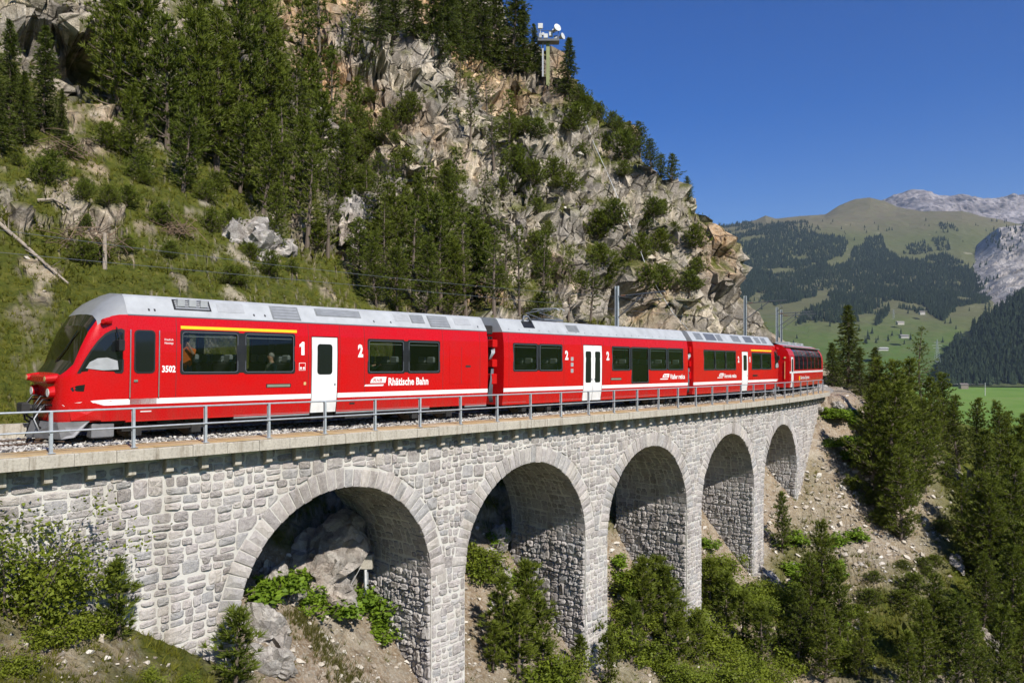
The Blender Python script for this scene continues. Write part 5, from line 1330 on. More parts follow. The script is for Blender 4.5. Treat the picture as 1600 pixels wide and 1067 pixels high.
    p = c.roof_panel(rf, U(20.15), U(20.95), M['roof_grey'], .25, .9); p = c.roof_panel(rf, U(17.3), U(18.0), M['black_rubber'], .4, 1.0)
    MB().tube([(U(17.4), -.92, 3.75), (U(17.55), -.86, 3.98), (U(17.75), -.9, 3.98), (U(17.9), -.95, 3.76)], .05, 6).build('roof_conduit', M['cable_grey'], rf, smooth=True)
    for s in np.arange(16.3, 29.8, .62): c.roof_panel(rf, U(s), U(s) + .04, M['cable_grey'], .14, .24, 'roof_bolt', .004)
    c.stripe(0, c.L, gaps=[(U(21.02), U(22.42))]); c.sill(0.02, U(17.3)); c.sill(U(19.4), U(27.2), [(U(21.02), U(22.42))])
    c.text('class_number', '2', U(19.72), 2.28, .36, .22, bold=.05); c.text('class_number', '2', U(22.74), 2.28, .36, .22, bold=.05)
    for k, w in enumerate((2.22, 1.98, 1.72)): c.piece('pictogram', U(20.12), U(20.30), w, w + .16, .005, M['panel_light'])
    p = c.piece('side_display', U(23.1), U(23.95), 1.36, 1.47, .006, M['black_rubber']); c.piece('screen', U(23.13), U(23.92), 1.38, 1.45, .010, M['sign_green'], p)
    c.text('railway_name', 'Viafier retica', U(28.28), 1.36, .24, 1.5, bold=.03); c.logo(U(27.5), 1.34, .72, .28)
    c.seats([(U(s), f) for s, f in ((16.8, -1), (17.6, 1), (18.4, -1), (19.2, 1), (23.5, -1), (24.4, 1), (26.7, -1), (27.6, 1), (28.4, -1), (29.3, 1))])
    for s in (16.2, 19.66, 20.9, 22.55, 23.08, 29.75): c.piece('panel_seam', U(s) - .006, U(s) + .006, 1.16, 3.26, .0015, M['underframe'])
    c.bogie(U(18.2)); c.bogie(U(28.0)); c.under(U(19.6), U(26.6)); gap_parts(c, c.L)
    # pantograph
    pg = MB(); x0 = U(18.9)
    for y in (-.45, .45): pg.tube([(x0 + 1.6, y, 3.98), (x0 + .2, y * .8, 4.22), (x0 + 1.2, y * .5, 4.40)], .022, 6)
    pg.box(x0 + .4, x0 + 1.7, -.5, .5, 3.90, 3.99)
    g = pg.build('pantograph', M['cable_grey'], c.e)
    for dx in (-.18, .18): MB().tube([(x0 + 1.2 + dx, -.80, 4.34), (x0 + 1.2 + dx, -.62, 4.44), (x0 + 1.2 + dx, .62, 4.44), (x0 + 1.2 + dx, .80, 4.34)], .024, 6).build('collector_bow', M['panel_light'], g, smooth=True)
    # --- rear motor car, cab at the far end
    c = Car(30.66, 44.6, 'third red railcar with yellow band over its rear windows'); U = lambda s, s0=c.s0: s - s0
    for a, b in ((31.95, 33.45), (33.5, 34.95), (35.0, 36.45)): c.window(U(a), U(b), 1.78, 2.86, frame=.045)
    for a, b in ((38.95, 40.55), (40.65, 42.35)): c.window(U(a), U(b), 1.78, 2.80, frame=.045)
    for s in (33.47, 34.97, 40.6): c.piece('window_pillar', U(s) - .07, U(s) + .07, 1.80, 2.80, .004, M['black_rubber'])
    c.door(U(37.38), U(38.34), .52, 2.86, 1, (1.75, 2.62))
    c.body(0, c.L - 1.5, M['red'], 3.3); rf = c.roof(0, c.L - 1.5, M['roof_paint']); nose(c, c.L, -1)
    for a, b, m in ((31.3, 32.2, 'roof_grey'), (32.6, 34.0, 'cable_grey'), (34.2, 34.9, 'roof_grey'), (36.4, 37.6, 'roof_grey'), (38.3, 39.6, 'cable_grey'), (40.1, 40.9, 'roof_grey'), (41.2, 42.0, 'roof_grey')): c.roof_panel(rf, U(a), U(b), M[m], .15, .95)
    c.stripe(0, c.L - 1.5, gaps=[(U(37.38), U(38.34))]); c.sill(U(33), U(41), [(U(37.38), U(38.34))])
    c.piece('first_class_band', U(38.9), U(42.42), 2.90, 2.99, .005, M['yellow'])
    c.text('class_number', '2', U(36.72), 2.22, .34, .22, bold=.05); class_one(c, U(38.53), 2.22, .17, .34)
    c.text('railway_name', 'Ferrovia retica', U(34.75), 1.34, .22, 1.75, bold=.03); c.logo(U(33.9), 1.33, .74, .27)
    p = c.piece('side_display', U(39.1), U(39.9), 1.36, 1.47, .006, M['black_rubber'])
    c.seats([(U(s), f) for s, f in ((32.3, -1), (33.2, 1), (34.1, -1), (35.4, 1), (36.2, -1), (39.3, -1), (40.3, 1), (41.2, -1), (42.1, 1))])
    c.bogie(U(32.8)); c.bogie(U(42.2)); c.under(U(34.2), U(40.6))
    # --- panorama coach
    c = Car(46.2, 60.6, 'red panorama coach with dark windows curving up into the roof', PROF4); U = lambda s, s0=c.s0: s - s0
    c.door(U(46.75), U(47.55), .52, 2.62, 1, (1.6, 2.45))
    ws = []; s = 48.05
    for k in range(7): ws.append((s, s + 1.56)); s += 1.66
    for a, b in ws: c.holes.append((U(a), U(b), 1.72, 2.72)); c.holes.append((U(a), U(b), 2.72, 3.36))
    c.body(0, c.L, M['red'], 3.42)
    for a, b in ws:
        f = None
        for side in (-1, 1):
            mb = MB(); c.patch(mb, U(a), U(b), 1.72, 2.68, -.012, side); lo = mb.build('window', M['cab_glass'], c.e)
            mb = MB(); c.patch(mb, U(a), U(b), 2.72, 3.36, -.012, side); mb.build('roof_window', M['cab_glass'], c.e)
            if side < 0: c.piece('window_bar', U(a) - .02, U(b) + .02, 2.66, 2.74, .006, M['black_rubber'])
    mb = MB(); sec = [(.66, 3.42), (.35, 3.52), (0, 3.55), (-.35, 3.52), (-.66, 3.42)]; n = 5; V = [(u, -y, w) for u in (0, c.L) for y, w in sec]; mb.add(V, [(i, i + n, i + n + 1, i + 1)[::-1] for i in range(4)]); rf = mb.build('roof', M['roof_paint'], c.e)
    c.stripe(0, c.L, 1.48, 1.62, gaps=[(U(46.75), U(47.55))])
    c.text('train_name', 'Bernina', U(50.2), 1.02, .26, 1.65, bold=.02); c.text('train_name', 'Express', U(52.1), 1.02, .26, 1.65, bold=.02)
    em = MB().tube([c.pt(U(49.75), 1.10, .004), c.pt(U(49.75), 1.10, .012)], .17, 12).build('emblem', M['yellow'], c.e)
    MB().box(-.02, .0, -.5, .5, 1.0, 2.9).build('end_door', M['dark_glass'], c.e)
    for y in (-.98, .98): MB().tube([(-.02, y, 2.55), (-.05, y, 2.55)], .07, 10).build('end_lamp', M['tan_sign'], c.e); MB().tube([(-.06, y, 1.1), (-.06, y, 2.3)], .02, 6).build('handrail', M['tan_sign'], c.e)
    MB().tube([(0, 0, .92), (-.55, 0, .92)], .09, 8).build('coupler', M['underframe'], c.e)
    for k in range(3): MB().box(U(50 + k * 2.6), U(51 + k * 2.6), -.45, .45, 3.50, 3.70, 0, .03).build('roof_vent', M['panel_light'], rf)
    c.seats([(U(s), f) for s, f in ((48.6, -1), (50.2, 1), (51.8, -1), (53.4, 1), (55, -1), (56.6, 1))])
    c.bogie(U(48.4)); c.bogie(U(58.2)); c.under(U(50), U(56.8))
build_train()

# ------------------------------------------------------------------ passengers
def person(s, t, rel, face, label, shirt, hair_mat, hat=None, pose='seated', holds=None):
    """one continuous body grown from a skeleton, seated or standing inside the carriage"""
    root = empty('person', W(s, t, rel)); tag(root, label, 'person', 'passengers seen through the windows'); root.rotation_euler = (0, 0, math.pi / 2 - ang(s) + face)
    # local: x is where the person looks, z up, origin on the seat or floor
    hip = .95 if pose == 'standing' else .10; sh = hip + .50
    V = [(0, 0, hip, .15), (0, 0, hip + .22, .14), (.0, 0, sh - .06, .15), (.01, 0, sh + .07, .055), (.03, 0, sh + .16, .088), (.03, 0, sh + .27, .075)]
    E = [(0, 1), (1, 2), (2, 3), (3, 4), (4, 5)]
    for k in (-1, 1):
        b = len(V)
        if pose == 'standing': arm = [(.02, k * .19, sh - .06, .06), (.20, k * .24, sh - .20, .045), (.27, k * .10, sh + .12, .035), (.26, k * .07, sh + .16, .035)]
        elif pose == 'leaning': arm = [(.02, k * .19, sh - .06, .06), (.24, k * .22, sh - .16, .046), (.50, k * .16, sh - .06, .036), (.58, k * .14, sh - .04, .03)]
        else: arm = [(.0, k * .20, sh - .06, .06), (.06, k * .25, sh - .32, .048), (.28, k * .18, sh - .36, .036), (.36, k * .15, sh - .36, .032)]
        V += arm; E += [(2, b), (b, b + 1), (b + 1, b + 2), (b + 2, b + 3)]
        b = len(V)
        leg = [(.0, k * .10, .80, .085), (.0, k * .10, .45, .06), (0, k * .10, .06, .045), (.14, k * .11, .03, .04)] if pose == 'standing' else [(.20, k * .11, .10, .085), (.45, k * .12, .08, .065), (.47, k * .12, -.36, .045), (.60, k * .12, -.40, .04)]
        V += leg; E += [(0, b), (b, b + 1), (b + 1, b + 2), (b + 2, b + 3)]
    me = bpy.data.meshes.new('body'); me.from_pydata([v[:3] for v in V], E, []); me.update()
    ob = bpy.data.objects.new('body', me); COL.objects.link(ob)
    md = ob.modifiers.new('skin', 'SKIN'); sk = me.skin_vertices[0].data
    for i, v in enumerate(V): sk[i].radius = (v[3], v[3]); sk[i].use_root = (i == 0)
    sd = ob.modifiers.new('sub', 'SUBSURF'); sd.levels = 1; sd.render_levels = 1
    bpy.context.view_layer.update()
    out = bpy.data.meshes.new_from_object(ob.evaluated_get(bpy.context.evaluated_depsgraph_get())); bpy.data.objects.remove(ob)
    out.materials.clear(); [out.materials.append(m) for m in (M['skin'], M[shirt], M['cloth_blue'])]
    for p in out.polygons:
        z = p.center.z; y = abs(p.center.y); x = p.center.x; p.use_smooth = True
        hand = x > (.22 if pose == 'standing' else .42) and z > hip - .05
        p.material_index = 0 if (z > sh + .04 or hand) else (2 if z < hip - .02 or (pose != 'standing' and z < hip + .10 and x > .12 and y < .3 and z < .2) else 1)
    link('body', out, root)
    hz = sh + .20; mb = MB(); pts = []
    for i in range(5):
        th = i / 4 * 1.9
        for j in range(10):
            a = j / 10 * 2 * math.pi; rr = .105; x = rr * math.sin(th) * math.cos(a); y = rr * .9 * math.sin(th) * math.sin(a); z = rr * math.cos(th)
            pts.append((.02 + x * (1 if x < 0 else .75) - .01, y, hz + .035 + z + (.03 if x > .03 and th > 1 else 0)))
    f = [(i * 10 + j, i * 10 + (j + 1) % 10, (i + 1) * 10 + (j + 1) % 10, (i + 1) * 10 + j) for i in range(4) for j in range(10)]; mb.add(pts, f); mb.build('hair', M[hair_mat], root, smooth=True)
    mb = MB(); mb.tube([(.105, 0, hz + .03), (.135, 0, hz - .005)], [.008, .016], 6); mb.build('nose', M['skin'], root)
    for k in (-1, 1): MB().box(.098, .112, k * .033 - .012, k * .033 + .012, hz + .028, hz + .040).build('eye', M['black_rubber'], root)
    MB().box(.095, .108, -.025, .025, hz - .045, hz - .036).build('mouth', M['cloth_orange'], root)
    if hat: h = MB().tube([(.02, 0, hz + .07), (.02, 0, hz + .085)], .17, 16).tube([(.02, 0, hz + .08), (.02, 0, hz + .17)], [.105, .08], 14); h.build('hat', M[hat], root)
    if holds:
        b = MB().box(.10, .26, -.06, .06, hz - .02, hz + .06, 0, .015).tube([(.26, 0, hz + .02), (.33, 0, hz + .02)], .035, 10); o = b.build('camera', M['black_rubber']); o.matrix_world = root.matrix_world
        o.location = root.location; o.rotation_euler = root.rotation_euler; tag(o, 'small dark camera held up by the passenger in orange', 'camera')
person(3.80, 1.45, 1.02, -2.2, 'passenger in an orange top and tan hat raising a camera in the first window', 'cloth_orange', 'hair', 'tan_sign', 'standing', True)
person(6.42, 1.50, 1.45, math.pi, 'passenger in a grey green shirt seated at the second window of the leading car', 'cloth_grey', 'hair_grey')
person(9.85, 1.55, 1.45, 0, 'passenger in a light green top leaning forward at the window after the white door', 'cloth_green', 'hair', None, 'leaning')
person(23.8, 1.62, 1.45, math.pi, 'passenger in a pale top at the window right of the white double doors', 'cloth_pale', 'hair')
# ------------------------------------------------------------------ plants
def needles(cent, dirs, n, length, width, spread, rg, tone):
    """n thin blades spraying from each tuft"""
    m = len(cent); C = np.repeat(cent, n, axis=0); D = np.repeat(dirs, n, axis=0)
    rnd = rg.normal(size=(m * n, 3)); rnd /= np.linalg.norm(rnd, axis=1)[:, None]
    d = D + rnd * spread; d /= np.linalg.norm(d, axis=1)[:, None]
    rep = lambda a: np.repeat(a, n)[:, None] if isinstance(a, np.ndarray) else a
    length = rep(length); width = rep(width); L = length * (.6 + .8 * rg.random((m * n, 1))); side = np.cross(d, rg.normal(size=(m * n, 3))); side /= np.linalg.norm(side, axis=1)[:, None] + 1e-9
    W_ = width * (.7 + .6 * rg.random((m * n, 1))); b = C - d * L * .25 + rnd * .03
    V = np.stack([b - side * W_, b + side * W_, b + d * L], axis=1).reshape(-1, 3); F = np.arange(len(V)).reshape(-1, 3)
    T = np.repeat(np.repeat(tone, n) + rg.uniform(-.15, .15, m * n), 3)
    return V, F, np.clip(T, 0, 1)
def quads_leaf(cent, size, rg, tone, upw=.5):
    m = len(cent); nrm = rg.normal(size=(m, 3)); nrm[:, 2] = np.abs(nrm[:, 2]) + upw; nrm /= np.linalg.norm(nrm, axis=1)[:, None]
    a = np.cross(nrm, rg.normal(size=(m, 3))); a /= np.linalg.norm(a, axis=1)[:, None] + 1e-9; b = np.cross(nrm, a); s = size[:, None]
    V = np.stack([cent - a * s, cent + b * s * .55, cent + a * s, cent - b * s * .55], axis=1).reshape(-1, 3); F = np.arange(len(V)).reshape(-1, 4)
    return V, F, np.clip(np.repeat(tone + rg.uniform(-.2, .2, m), 4), 0, 1)
def tone_mesh(name, V, F, T, mat):
    me = mesh(name, V, F, mat); a = me.attributes.new('tone', 'FLOAT', 'POINT'); a.data.foreach_set('value', T.astype(np.float32)); return me
def conifer(kind, H, seed):
    """returns trunk mesh and crown mesh of a pine, spruce, larch or shrub, real size H metres"""
    rg = np.random.default_rng(seed); tr = MB(); bend = rg.normal(size=2) * .03 * H
    cx = lambda z: bend[0] * math.sin(z / H * 2.2); cy = lambda z: bend[1] * math.sin(z / H * 2.6)
    r0 = .016 * H + .03; zs = np.linspace(0, H * .98, 9)
    tr.tube([(cx(z), cy(z), z - .4 if z == 0 else z) for z in zs], [r0 * (1 - .94 * z / H) for z in zs], 7)
    C = []; D = []; T = []
    step = {'pine': .26, 'spruce': .24, 'larch': .34, 'shrub': .16, 'thin': .36}[kind]; z = {'thin': .22, 'pine': .10, 'spruce': .07, 'larch': .14, 'shrub': .04}[kind] * H
    lump = rg.random(40)
    while z < H * .985:
        q = z / H; nb = {'thin': 5, 'pine': 6, 'spruce': 7, 'larch': 5, 'shrub': 7}[kind]
        if kind == 'pine': rad = H * .235 * (min(1, .45 + 1.9 * q) * (1 - q) ** .62) + .10
        elif kind == 'thin': rad = H * .17 * (min(1, .35 + 1.6 * q) * (1 - q) ** .55) + .10
        elif kind == 'spruce': rad = H * .185 * (1 - q) ** .85 + .08
        elif kind == 'larch': rad = H * .24 * (1 - q) ** .75 + .10
        else: rad = H * .62 * (1 - q) ** .5 + .05
        rad *= .75 + .5 * lump[int(q * 39)]
        a0 = rg.random() * 6.28
        for k in range(nb):
            if rg.random() < {'thin': .34, 'shrub': .1, 'larch': .25}.get(kind, .18): continue
            a = a0 + k * 6.28 / nb + rg.normal() * .28; L = rad * rg.uniform(.55, 1.18)
            rise = {'thin': .30, 'pine': .38, 'spruce': -.28, 'larch': .02, 'shrub': .45}[kind] + .45 * q * (kind in ('spruce', 'larch'))
            p0 = np.array([cx(z), cy(z), z]); hd = np.array([math.cos(a), math.sin(a), 0])
            tip = p0 + hd * L + np.array([0, 0, L * rise]); mid = p0 + hd * L * .55 + np.array([0, 0, L * (rise * .35)])
            if L > .35: tr.tube([tuple(p0), tuple(mid), tuple(tip)], [r0 * .26 * (1 - q) + .006, r0 * .15 * (1 - q) + .005, .004], 3, 0, False)
            nt = max(2, int(L / ({'thin': .17, 'pine': .135, 'spruce': .125, 'larch': .15, 'shrub': .13}[kind])))
            for i in range(nt):
                f = (i + .6 + rg.random() * .5) / nt
                if f < .15 and L > .6: continue
                f = min(f, 1.0); p = (p0 * (1 - f) ** 2 + 2 * f * (1 - f) * mid + f * f * tip) + rg.normal(size=3) * .05
                sd = np.array([-hd[1], hd[0], 0]) * rg.normal() * L * .20 * f; p = p + sd
                d = hd * .7 + np.array([0, 0, {'thin': .7, 'pine': .75, 'spruce': -.15, 'larch': .25, 'shrub': .9}[kind]]) + sd * .8
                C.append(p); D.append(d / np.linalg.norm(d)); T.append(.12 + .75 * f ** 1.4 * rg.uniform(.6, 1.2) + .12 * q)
        z += step * (1 - .45 * q) * rg.uniform(.75, 1.25)
    C = np.array(C); D = np.array(D); T = np.array(T)
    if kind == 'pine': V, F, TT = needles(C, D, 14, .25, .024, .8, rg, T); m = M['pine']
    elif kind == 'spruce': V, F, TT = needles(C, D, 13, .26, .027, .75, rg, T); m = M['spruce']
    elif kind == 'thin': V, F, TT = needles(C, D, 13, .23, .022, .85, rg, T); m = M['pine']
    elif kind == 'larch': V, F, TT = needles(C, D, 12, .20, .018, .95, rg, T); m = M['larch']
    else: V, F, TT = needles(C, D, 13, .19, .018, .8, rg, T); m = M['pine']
    return mesh('trunk', tr.v, tr.f, M['bark']), tone_mesh('crown', V, F, TT, m)
def broadleaf(H, Rd, seed, n=2600, mat='leafy', size=(.035, .075)):
    rg = np.random.default_rng(seed); tr = MB(); C = []; T = []
    for k in range(9):
        a = rg.random() * 6.28; rr = Rd * math.sqrt(rg.random()); top = np.array([math.cos(a) * rr, math.sin(a) * rr, H * rg.uniform(.5, 1.0) * (1 - .35 * rr / Rd)])
        p0 = np.array([rg.normal() * .05, rg.normal() * .05, -.2]); mid = (p0 + top) / 2 + rg.normal(size=3) * .12
        tr.tube([tuple(p0), tuple(mid), tuple(top)], [.035, .02, .006], 5, 0, False)
        for j in range(7):
            f = .3 + .7 * rg.random(); base = p0 * (1 - f) ** 2 + 2 * f * (1 - f) * mid + f * f * top; e = base + rg.normal(size=3) * np.array([.32, .32, .2]) * Rd
            tr.tube([tuple(base), tuple(e)], [.010, .004], 3, 0, False); m = n // 63
            C.append(e + rg.normal(size=(m, 3)) * Rd * .17); T.append(np.full(m, .3 + .5 * rg.random()))
    C = np.concatenate(C); T = np.concatenate(T); C[:, 2] = np.maximum(C[:, 2], .03)
    V, F, TT = quads_leaf(C, size[0] + (size[1] - size[0]) * rg.random(len(C)), rg, T)
    return mesh('stem', tr.v, tr.f, M['bark']), tone_mesh('foliage', V, F, TT, M[mat])
PLANT = {}
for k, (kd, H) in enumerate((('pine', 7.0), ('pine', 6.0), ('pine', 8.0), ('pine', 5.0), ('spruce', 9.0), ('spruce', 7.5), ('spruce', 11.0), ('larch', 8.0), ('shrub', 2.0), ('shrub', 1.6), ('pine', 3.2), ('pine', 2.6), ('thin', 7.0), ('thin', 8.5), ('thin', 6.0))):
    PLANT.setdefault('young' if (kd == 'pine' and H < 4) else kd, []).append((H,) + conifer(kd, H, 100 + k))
PLANT['leafy'] = [(2.0,) + broadleaf(2.0, 1.0, 201, 4200), (1.2,) + broadleaf(1.2, .75, 202, 3000), (3.0,) + broadleaf(3.0, 1.5, 203, 4600)]
PLANT['herb'] = [(.5,) + broadleaf(.5, .5, 211, 1200, 'herb', (.04, .09)), (.4,) + broadleaf(.4, .6, 212, 1200, 'herb', (.05, .11))]
NAMES = {'thin': ('pine_tree', 'pine tree', 'trunk', 'crown'), 'pine': ('pine_tree', 'pine tree', 'trunk', 'crown'), 'spruce': ('spruce_tree', 'spruce tree', 'trunk', 'crown'), 'larch': ('larch_tree', 'larch tree', 'trunk', 'crown'), 'young': ('young_pine', 'young pine', 'trunk', 'crown'), 'shrub': ('pine_shrub', 'shrub', 'stem', 'foliage'), 'leafy': ('leafy_bush', 'bush', 'stem', 'foliage'), 'herb': ('herb_clump', 'plant', 'stem', 'foliage')}
_pr = random.Random(3); PLACED = []
def plant(kind, pos, H, label, group, lean=.04, wide=1.0):
    var = PLANT[kind][_pr.randrange(len(PLANT[kind]))] if kind not in ('leafy', 'herb', 'young') else min(PLANT[kind], key=lambda q: abs(math.log(q[0] / H)) + _pr.random() * .3); k = H / var[0]; nm, cat, a, b = NAMES[kind]
    e = empty(nm, pos); e.scale = (k * wide * _pr.uniform(.9, 1.12), k * wide * _pr.uniform(.9, 1.12), k); e.rotation_euler = (_pr.uniform(-lean, lean), _pr.uniform(-lean, lean), _pr.uniform(0, 6.28))
    tag(e, label, cat, group); link(a, var[1], e); link(b, var[2], e); return e
ORD = ['first', 'second', 'third', 'fourth', 'fifth', 'sixth', 'seventh', 'eighth', 'ninth', 'tenth', 'eleventh', 'twelfth', 'thirteenth', 'fourteenth', 'fifteenth', 'sixteenth', 'seventeenth', 'eighteenth', 'nineteenth', 'twentieth', 'twenty-first', 'twenty-second', 'twenty-third', 'twenty-fourth', 'twenty-fifth', 'twenty-sixth', 'twenty-seventh', 'twenty-eighth', 'twenty-ninth', 'thirtieth']
def stand(kind, spots, where, group, noun=None, wide=1.0, dmax=260, hclip=(0.3, 16)):
    """a stand of plants from (bearing of the base, height seen); named from left to right"""
    L = []
    for x, y, h in spots:
        p, n = hit(x, y, dmax); k = 0
        while p is None and k < 12: k += 1; p, n = hit(x, y + 5 * k, dmax)
        if p is None: continue
        H = h / FPX * p.y
        L.append((x, p, min(max(H, hclip[0]), hclip[1])))
    L.sort(key=lambda q: q[0]); noun = noun or NAMES[kind][1]
    for i, (x, p, H) in enumerate(L):
        lab = f"{noun} {where}" if len(L) == 1 else f"{ORD[i]} {noun} from left {where}"
        plant(kind, (p.x, p.y, p.z - .08), H, lab, group, wide=wide); PLACED.append((p.x, p.y))

def build_plants():
    g = 'trees on the rocky hillside'
    # upper left bank
    stand('spruce', [(12, 215, 190), (66, 205, 170), (40, 228, 120), (-12, 240, 210), (98, 225, 90)], 'beside the grey rock face at the top left corner', g, 'dark spruce')
    stand('pine', [(190, 190, 230), (232, 205, 250), (262, 235, 210), (300, 255, 240), (338, 268, 260), (372, 238, 300), (408, 262, 280), (215, 262, 130), (285, 300, 150), (180, 130, 150), (320, 130, 200)], 'in the dense wood at the upper left', g, 'tall pine', 1.0)
    stand('thin', [(432, 328, 180), (455, 300, 220), (470, 205, 230), (500, 150, 200), (520, 270, 190), (545, 118, 170), (446, 352, 120), (480, 385, 170), (512, 402, 160), (540, 345, 190), (565, 150, 120), (420, 180, 260)], 'left of the orange cliff face', g, 'pine', 1.05)
    stand('thin', [(585, 405, 170), (622, 396, 160), (668, 402, 150), (716, 398, 170), (756, 402, 140), (604, 462, 150), (645, 478, 165), (690, 486, 170), (728, 492, 160), (772, 498, 160), (575, 352, 110), (742, 450, 120)], 'in the gully wood below the cliffs', g, 'thin pine', 1.0)
    stand('pine', [(600, 425, 140), (632, 440, 150), (655, 420, 130), (680, 450, 150), (706, 440, 140), (735, 470, 150), (620, 490, 120), (665, 496, 130), (705, 500, 130), (760, 470, 120), (590, 480, 120), (560, 440, 100), (650, 360, 90), (700, 350, 100)], 'filling the gully between the thin pines', g, 'bushy pine', 1.05)
    stand('pine', [(410, 330, 150), (440, 260, 170), (465, 330, 150), (495, 300, 160), (528, 330, 140), (552, 260, 140), (485, 230, 150), (430, 395, 110), (535, 400, 120), (375, 300, 140)], 'in the thicket below the upper wood', g, 'bushy pine', 1.0)
    stand('thin', [(812, 492, 140), (850, 500, 140), (888, 500, 120), (922, 506, 105), (856, 420, 70), (790, 440, 100)], 'at the cliff foot behind the second carriage', g, 'slender pine', .95)
    stand('spruce', [(590, 70, 120), (618, 60, 130), (648, 62, 130), (676, 80, 150), (702, 88, 150), (726, 96, 170), (752, 104, 170), (776, 104, 150), (800, 118, 190), (820, 116, 110), (838, 120, 85), (690, 48, 120), (740, 60, 130)], 'along the wooded crest left of the mast', g, 'dark spruce')
    stand('spruce', [(886, 150, 92)], 'standing alone on the skyline right of the mast', g, 'pointed dark spruce', 1.15)
    stand('thin', [(700, 214, 90), (735, 218, 100), (772, 262, 100), (796, 250, 110), (718, 150, 80), (762, 180, 90)], 'among the crags below the wooded crest', g, 'crag pine', 1.0)
    stand('shrub', [(905, 168, 34), (918, 178, 26), (936, 192, 30), (956, 200, 26), (966, 207, 24)], 'on the skyline edge below the mast', 'skyline shrubs', 'dark pine shrub', 1.0)
    stand('pine', [(985, 232, 40), (1000, 242, 52), (1018, 256, 50), (1034, 270, 44), (1050, 280, 46), (1070, 308, 34), (1076, 316, 28)], 'in the clump on the right shoulder of the cliff', g, 'small dark pine', 1.5)
    # shrubs scattered on ledges
    rr = random.Random(12)
    regs = [((560, 90), (700, 250), 12, 'on the orange cliff'), ((800, 170), (980, 330), 22, 'on the crags below the mast'), ((880, 300), (1100, 470), 20, 'on the lower right cliff'), ((300, 250), (560, 460), 22, 'in the rocks of the wood edge'), ((20, 220), (300, 440), 22, 'on the grassy bank above the leading car'), ((560, 240), (860, 500), 22, 'between the gully pines')]
    for (x0, y0), (x1, y1), n, w in regs:
        sp = [(rr.uniform(x0, x1), rr.uniform(y0, y1), rr.uniform(16, 44)) for _ in range(n)]
        stand('shrub', sp, w, 'low pine shrubs on the hillside', 'low pine shrub', 1.1, hclip=(.5, 2.6))
    # wood right of the viaduct
    g = 'trees on the slope right of the viaduct'
    stand('spruce', [(1324, 606, 132), (1300, 604, 70), (1365, 640, 100), (1344, 618, 76)], 'beyond the end of the viaduct', g, 'broad spruce', 1.35)
    stand('larch', [(1442, 655, 148)], 'rising above the dark wood at the right', g, 'tall yellowish larch', .9)
    stand('pine', [(1372, 700, 140), (1398, 730, 170), (1420, 690, 130), (1450, 720, 130), (1474, 700, 120), (1500, 735, 118), (1528, 722, 100), (1556, 742, 116), (1584, 752, 110), (1604, 740, 95)], 'in the back row of the wood right of the viaduct', g, 'dark pine', 1.05)
    stand('pine', [(1372, 790, 190), (1398, 806, 210), (1425, 780, 180), (1408, 845, 150), (1445, 770, 150), (1384, 720, 130)], 'at the wood edge beside the scree', g, 'tall dense pine', 1.0)
    stand('pine', [(1545, 800, 130), (1572, 830, 150), (1600, 815, 150), (1530, 905, 170), (1560, 935, 190), (1590, 900, 180), (1510, 850, 110), (1600, 985, 170), (1572, 1010, 160), (1535, 980, 120)], 'on the far right slope below the white rocks', g, 'pine')
    stand('pine', [(1462, 1062, 170), (1440, 1085, 150), (1492, 1085, 165), (1420, 1105, 120), (1530, 1095, 150), (1570, 1105, 160), (1605, 1110, 170)], 'in the bottom right corner', g, 'bushy pine', .95)
    stand('pine', [(1222, 862, 96), (1286, 985, 178), (1268, 1010, 150), (1310, 1020, 140), (1244, 1040, 130), (1290, 1068, 130), (1340, 1060, 110)], 'on the slope below the last piers', g, 'bushy pine', .95)
    stand('young', [(1002, 1000, 132), (1040, 1012, 130), (1025, 985, 118), (985, 1035, 100), (1060, 1050, 90), (1110, 960, 90), (1135, 985, 95), (1160, 1010, 90), (1090, 1040, 85), (1190, 1040, 100)], 'at the feet of the middle piers', g, 'young pine', 1.05, hclip=(.4, 6))
    stand('young', [(790, 1035, 140), (822, 1030, 155), (848, 1045, 105), (810, 1060, 120), (930, 1035, 92), (905, 1060, 70), (950, 1075, 90), (770, 1050, 80)], 'under the second arch', g, 'young pine', 1.05, hclip=(.4, 6))
    stand('young', [(188, 1000, 128)], 'against the wall at the left', g, 'small upright pine', 1.15)
    stand('young', [(368, 1075, 128)], 'below the left foot of the first arch', g, 'small bushy pine', 1.25)
    # broadleaf bushes and herbs
    g = 'leafy bushes below the viaduct'
    stand('leafy', [(5, 955, 215), (48, 955, 200), (88, 945, 150)], 'in front of the wall at the left edge', g, 'tall leafy bush', 1.0, hclip=(.5, 5))
    stand('leafy', [(105, 992, 50), (140, 985, 40), (60, 1005, 40), (235, 1066, 30), (285, 1074, 28), (20, 1050, 40)], 'at the foot of the wall in the lower left', g, 'low leafy bush', 1.2, hclip=(.3, 3))
    stand('leafy', [(880, 1060, 60), (850, 1078, 60), (945, 1010, 55), (990, 985, 60), (1120, 900, 55), (1100, 925, 55), (1150, 945, 55), (1180, 965, 50), (1215, 940, 45), (1075, 1075, 60), (1140, 1080, 70), (1200, 1085, 60), (1330, 1040, 60), (760, 900, 45), (740, 880, 45)], 'in the scrub below the arches', g, 'light green bush', 1.2, hclip=(.3, 3))
    stand('leafy', [(1590, 1010, 130), (1565, 900, 90), (1600, 930, 110)], 'among the dark pines at the right edge', g, 'light green broadleaf tree', .9, hclip=(.5, 8))
    rr = random.Random(31)
    stand('shrub', [(rr.uniform(1330, 1480), rr.uniform(740, 960), rr.uniform(14, 30)) for _ in range(22)], 'on the green slope right of the scree', 'low shrubs right of the scree', 'low dark shrub', 1.6, hclip=(.3, 1.1))
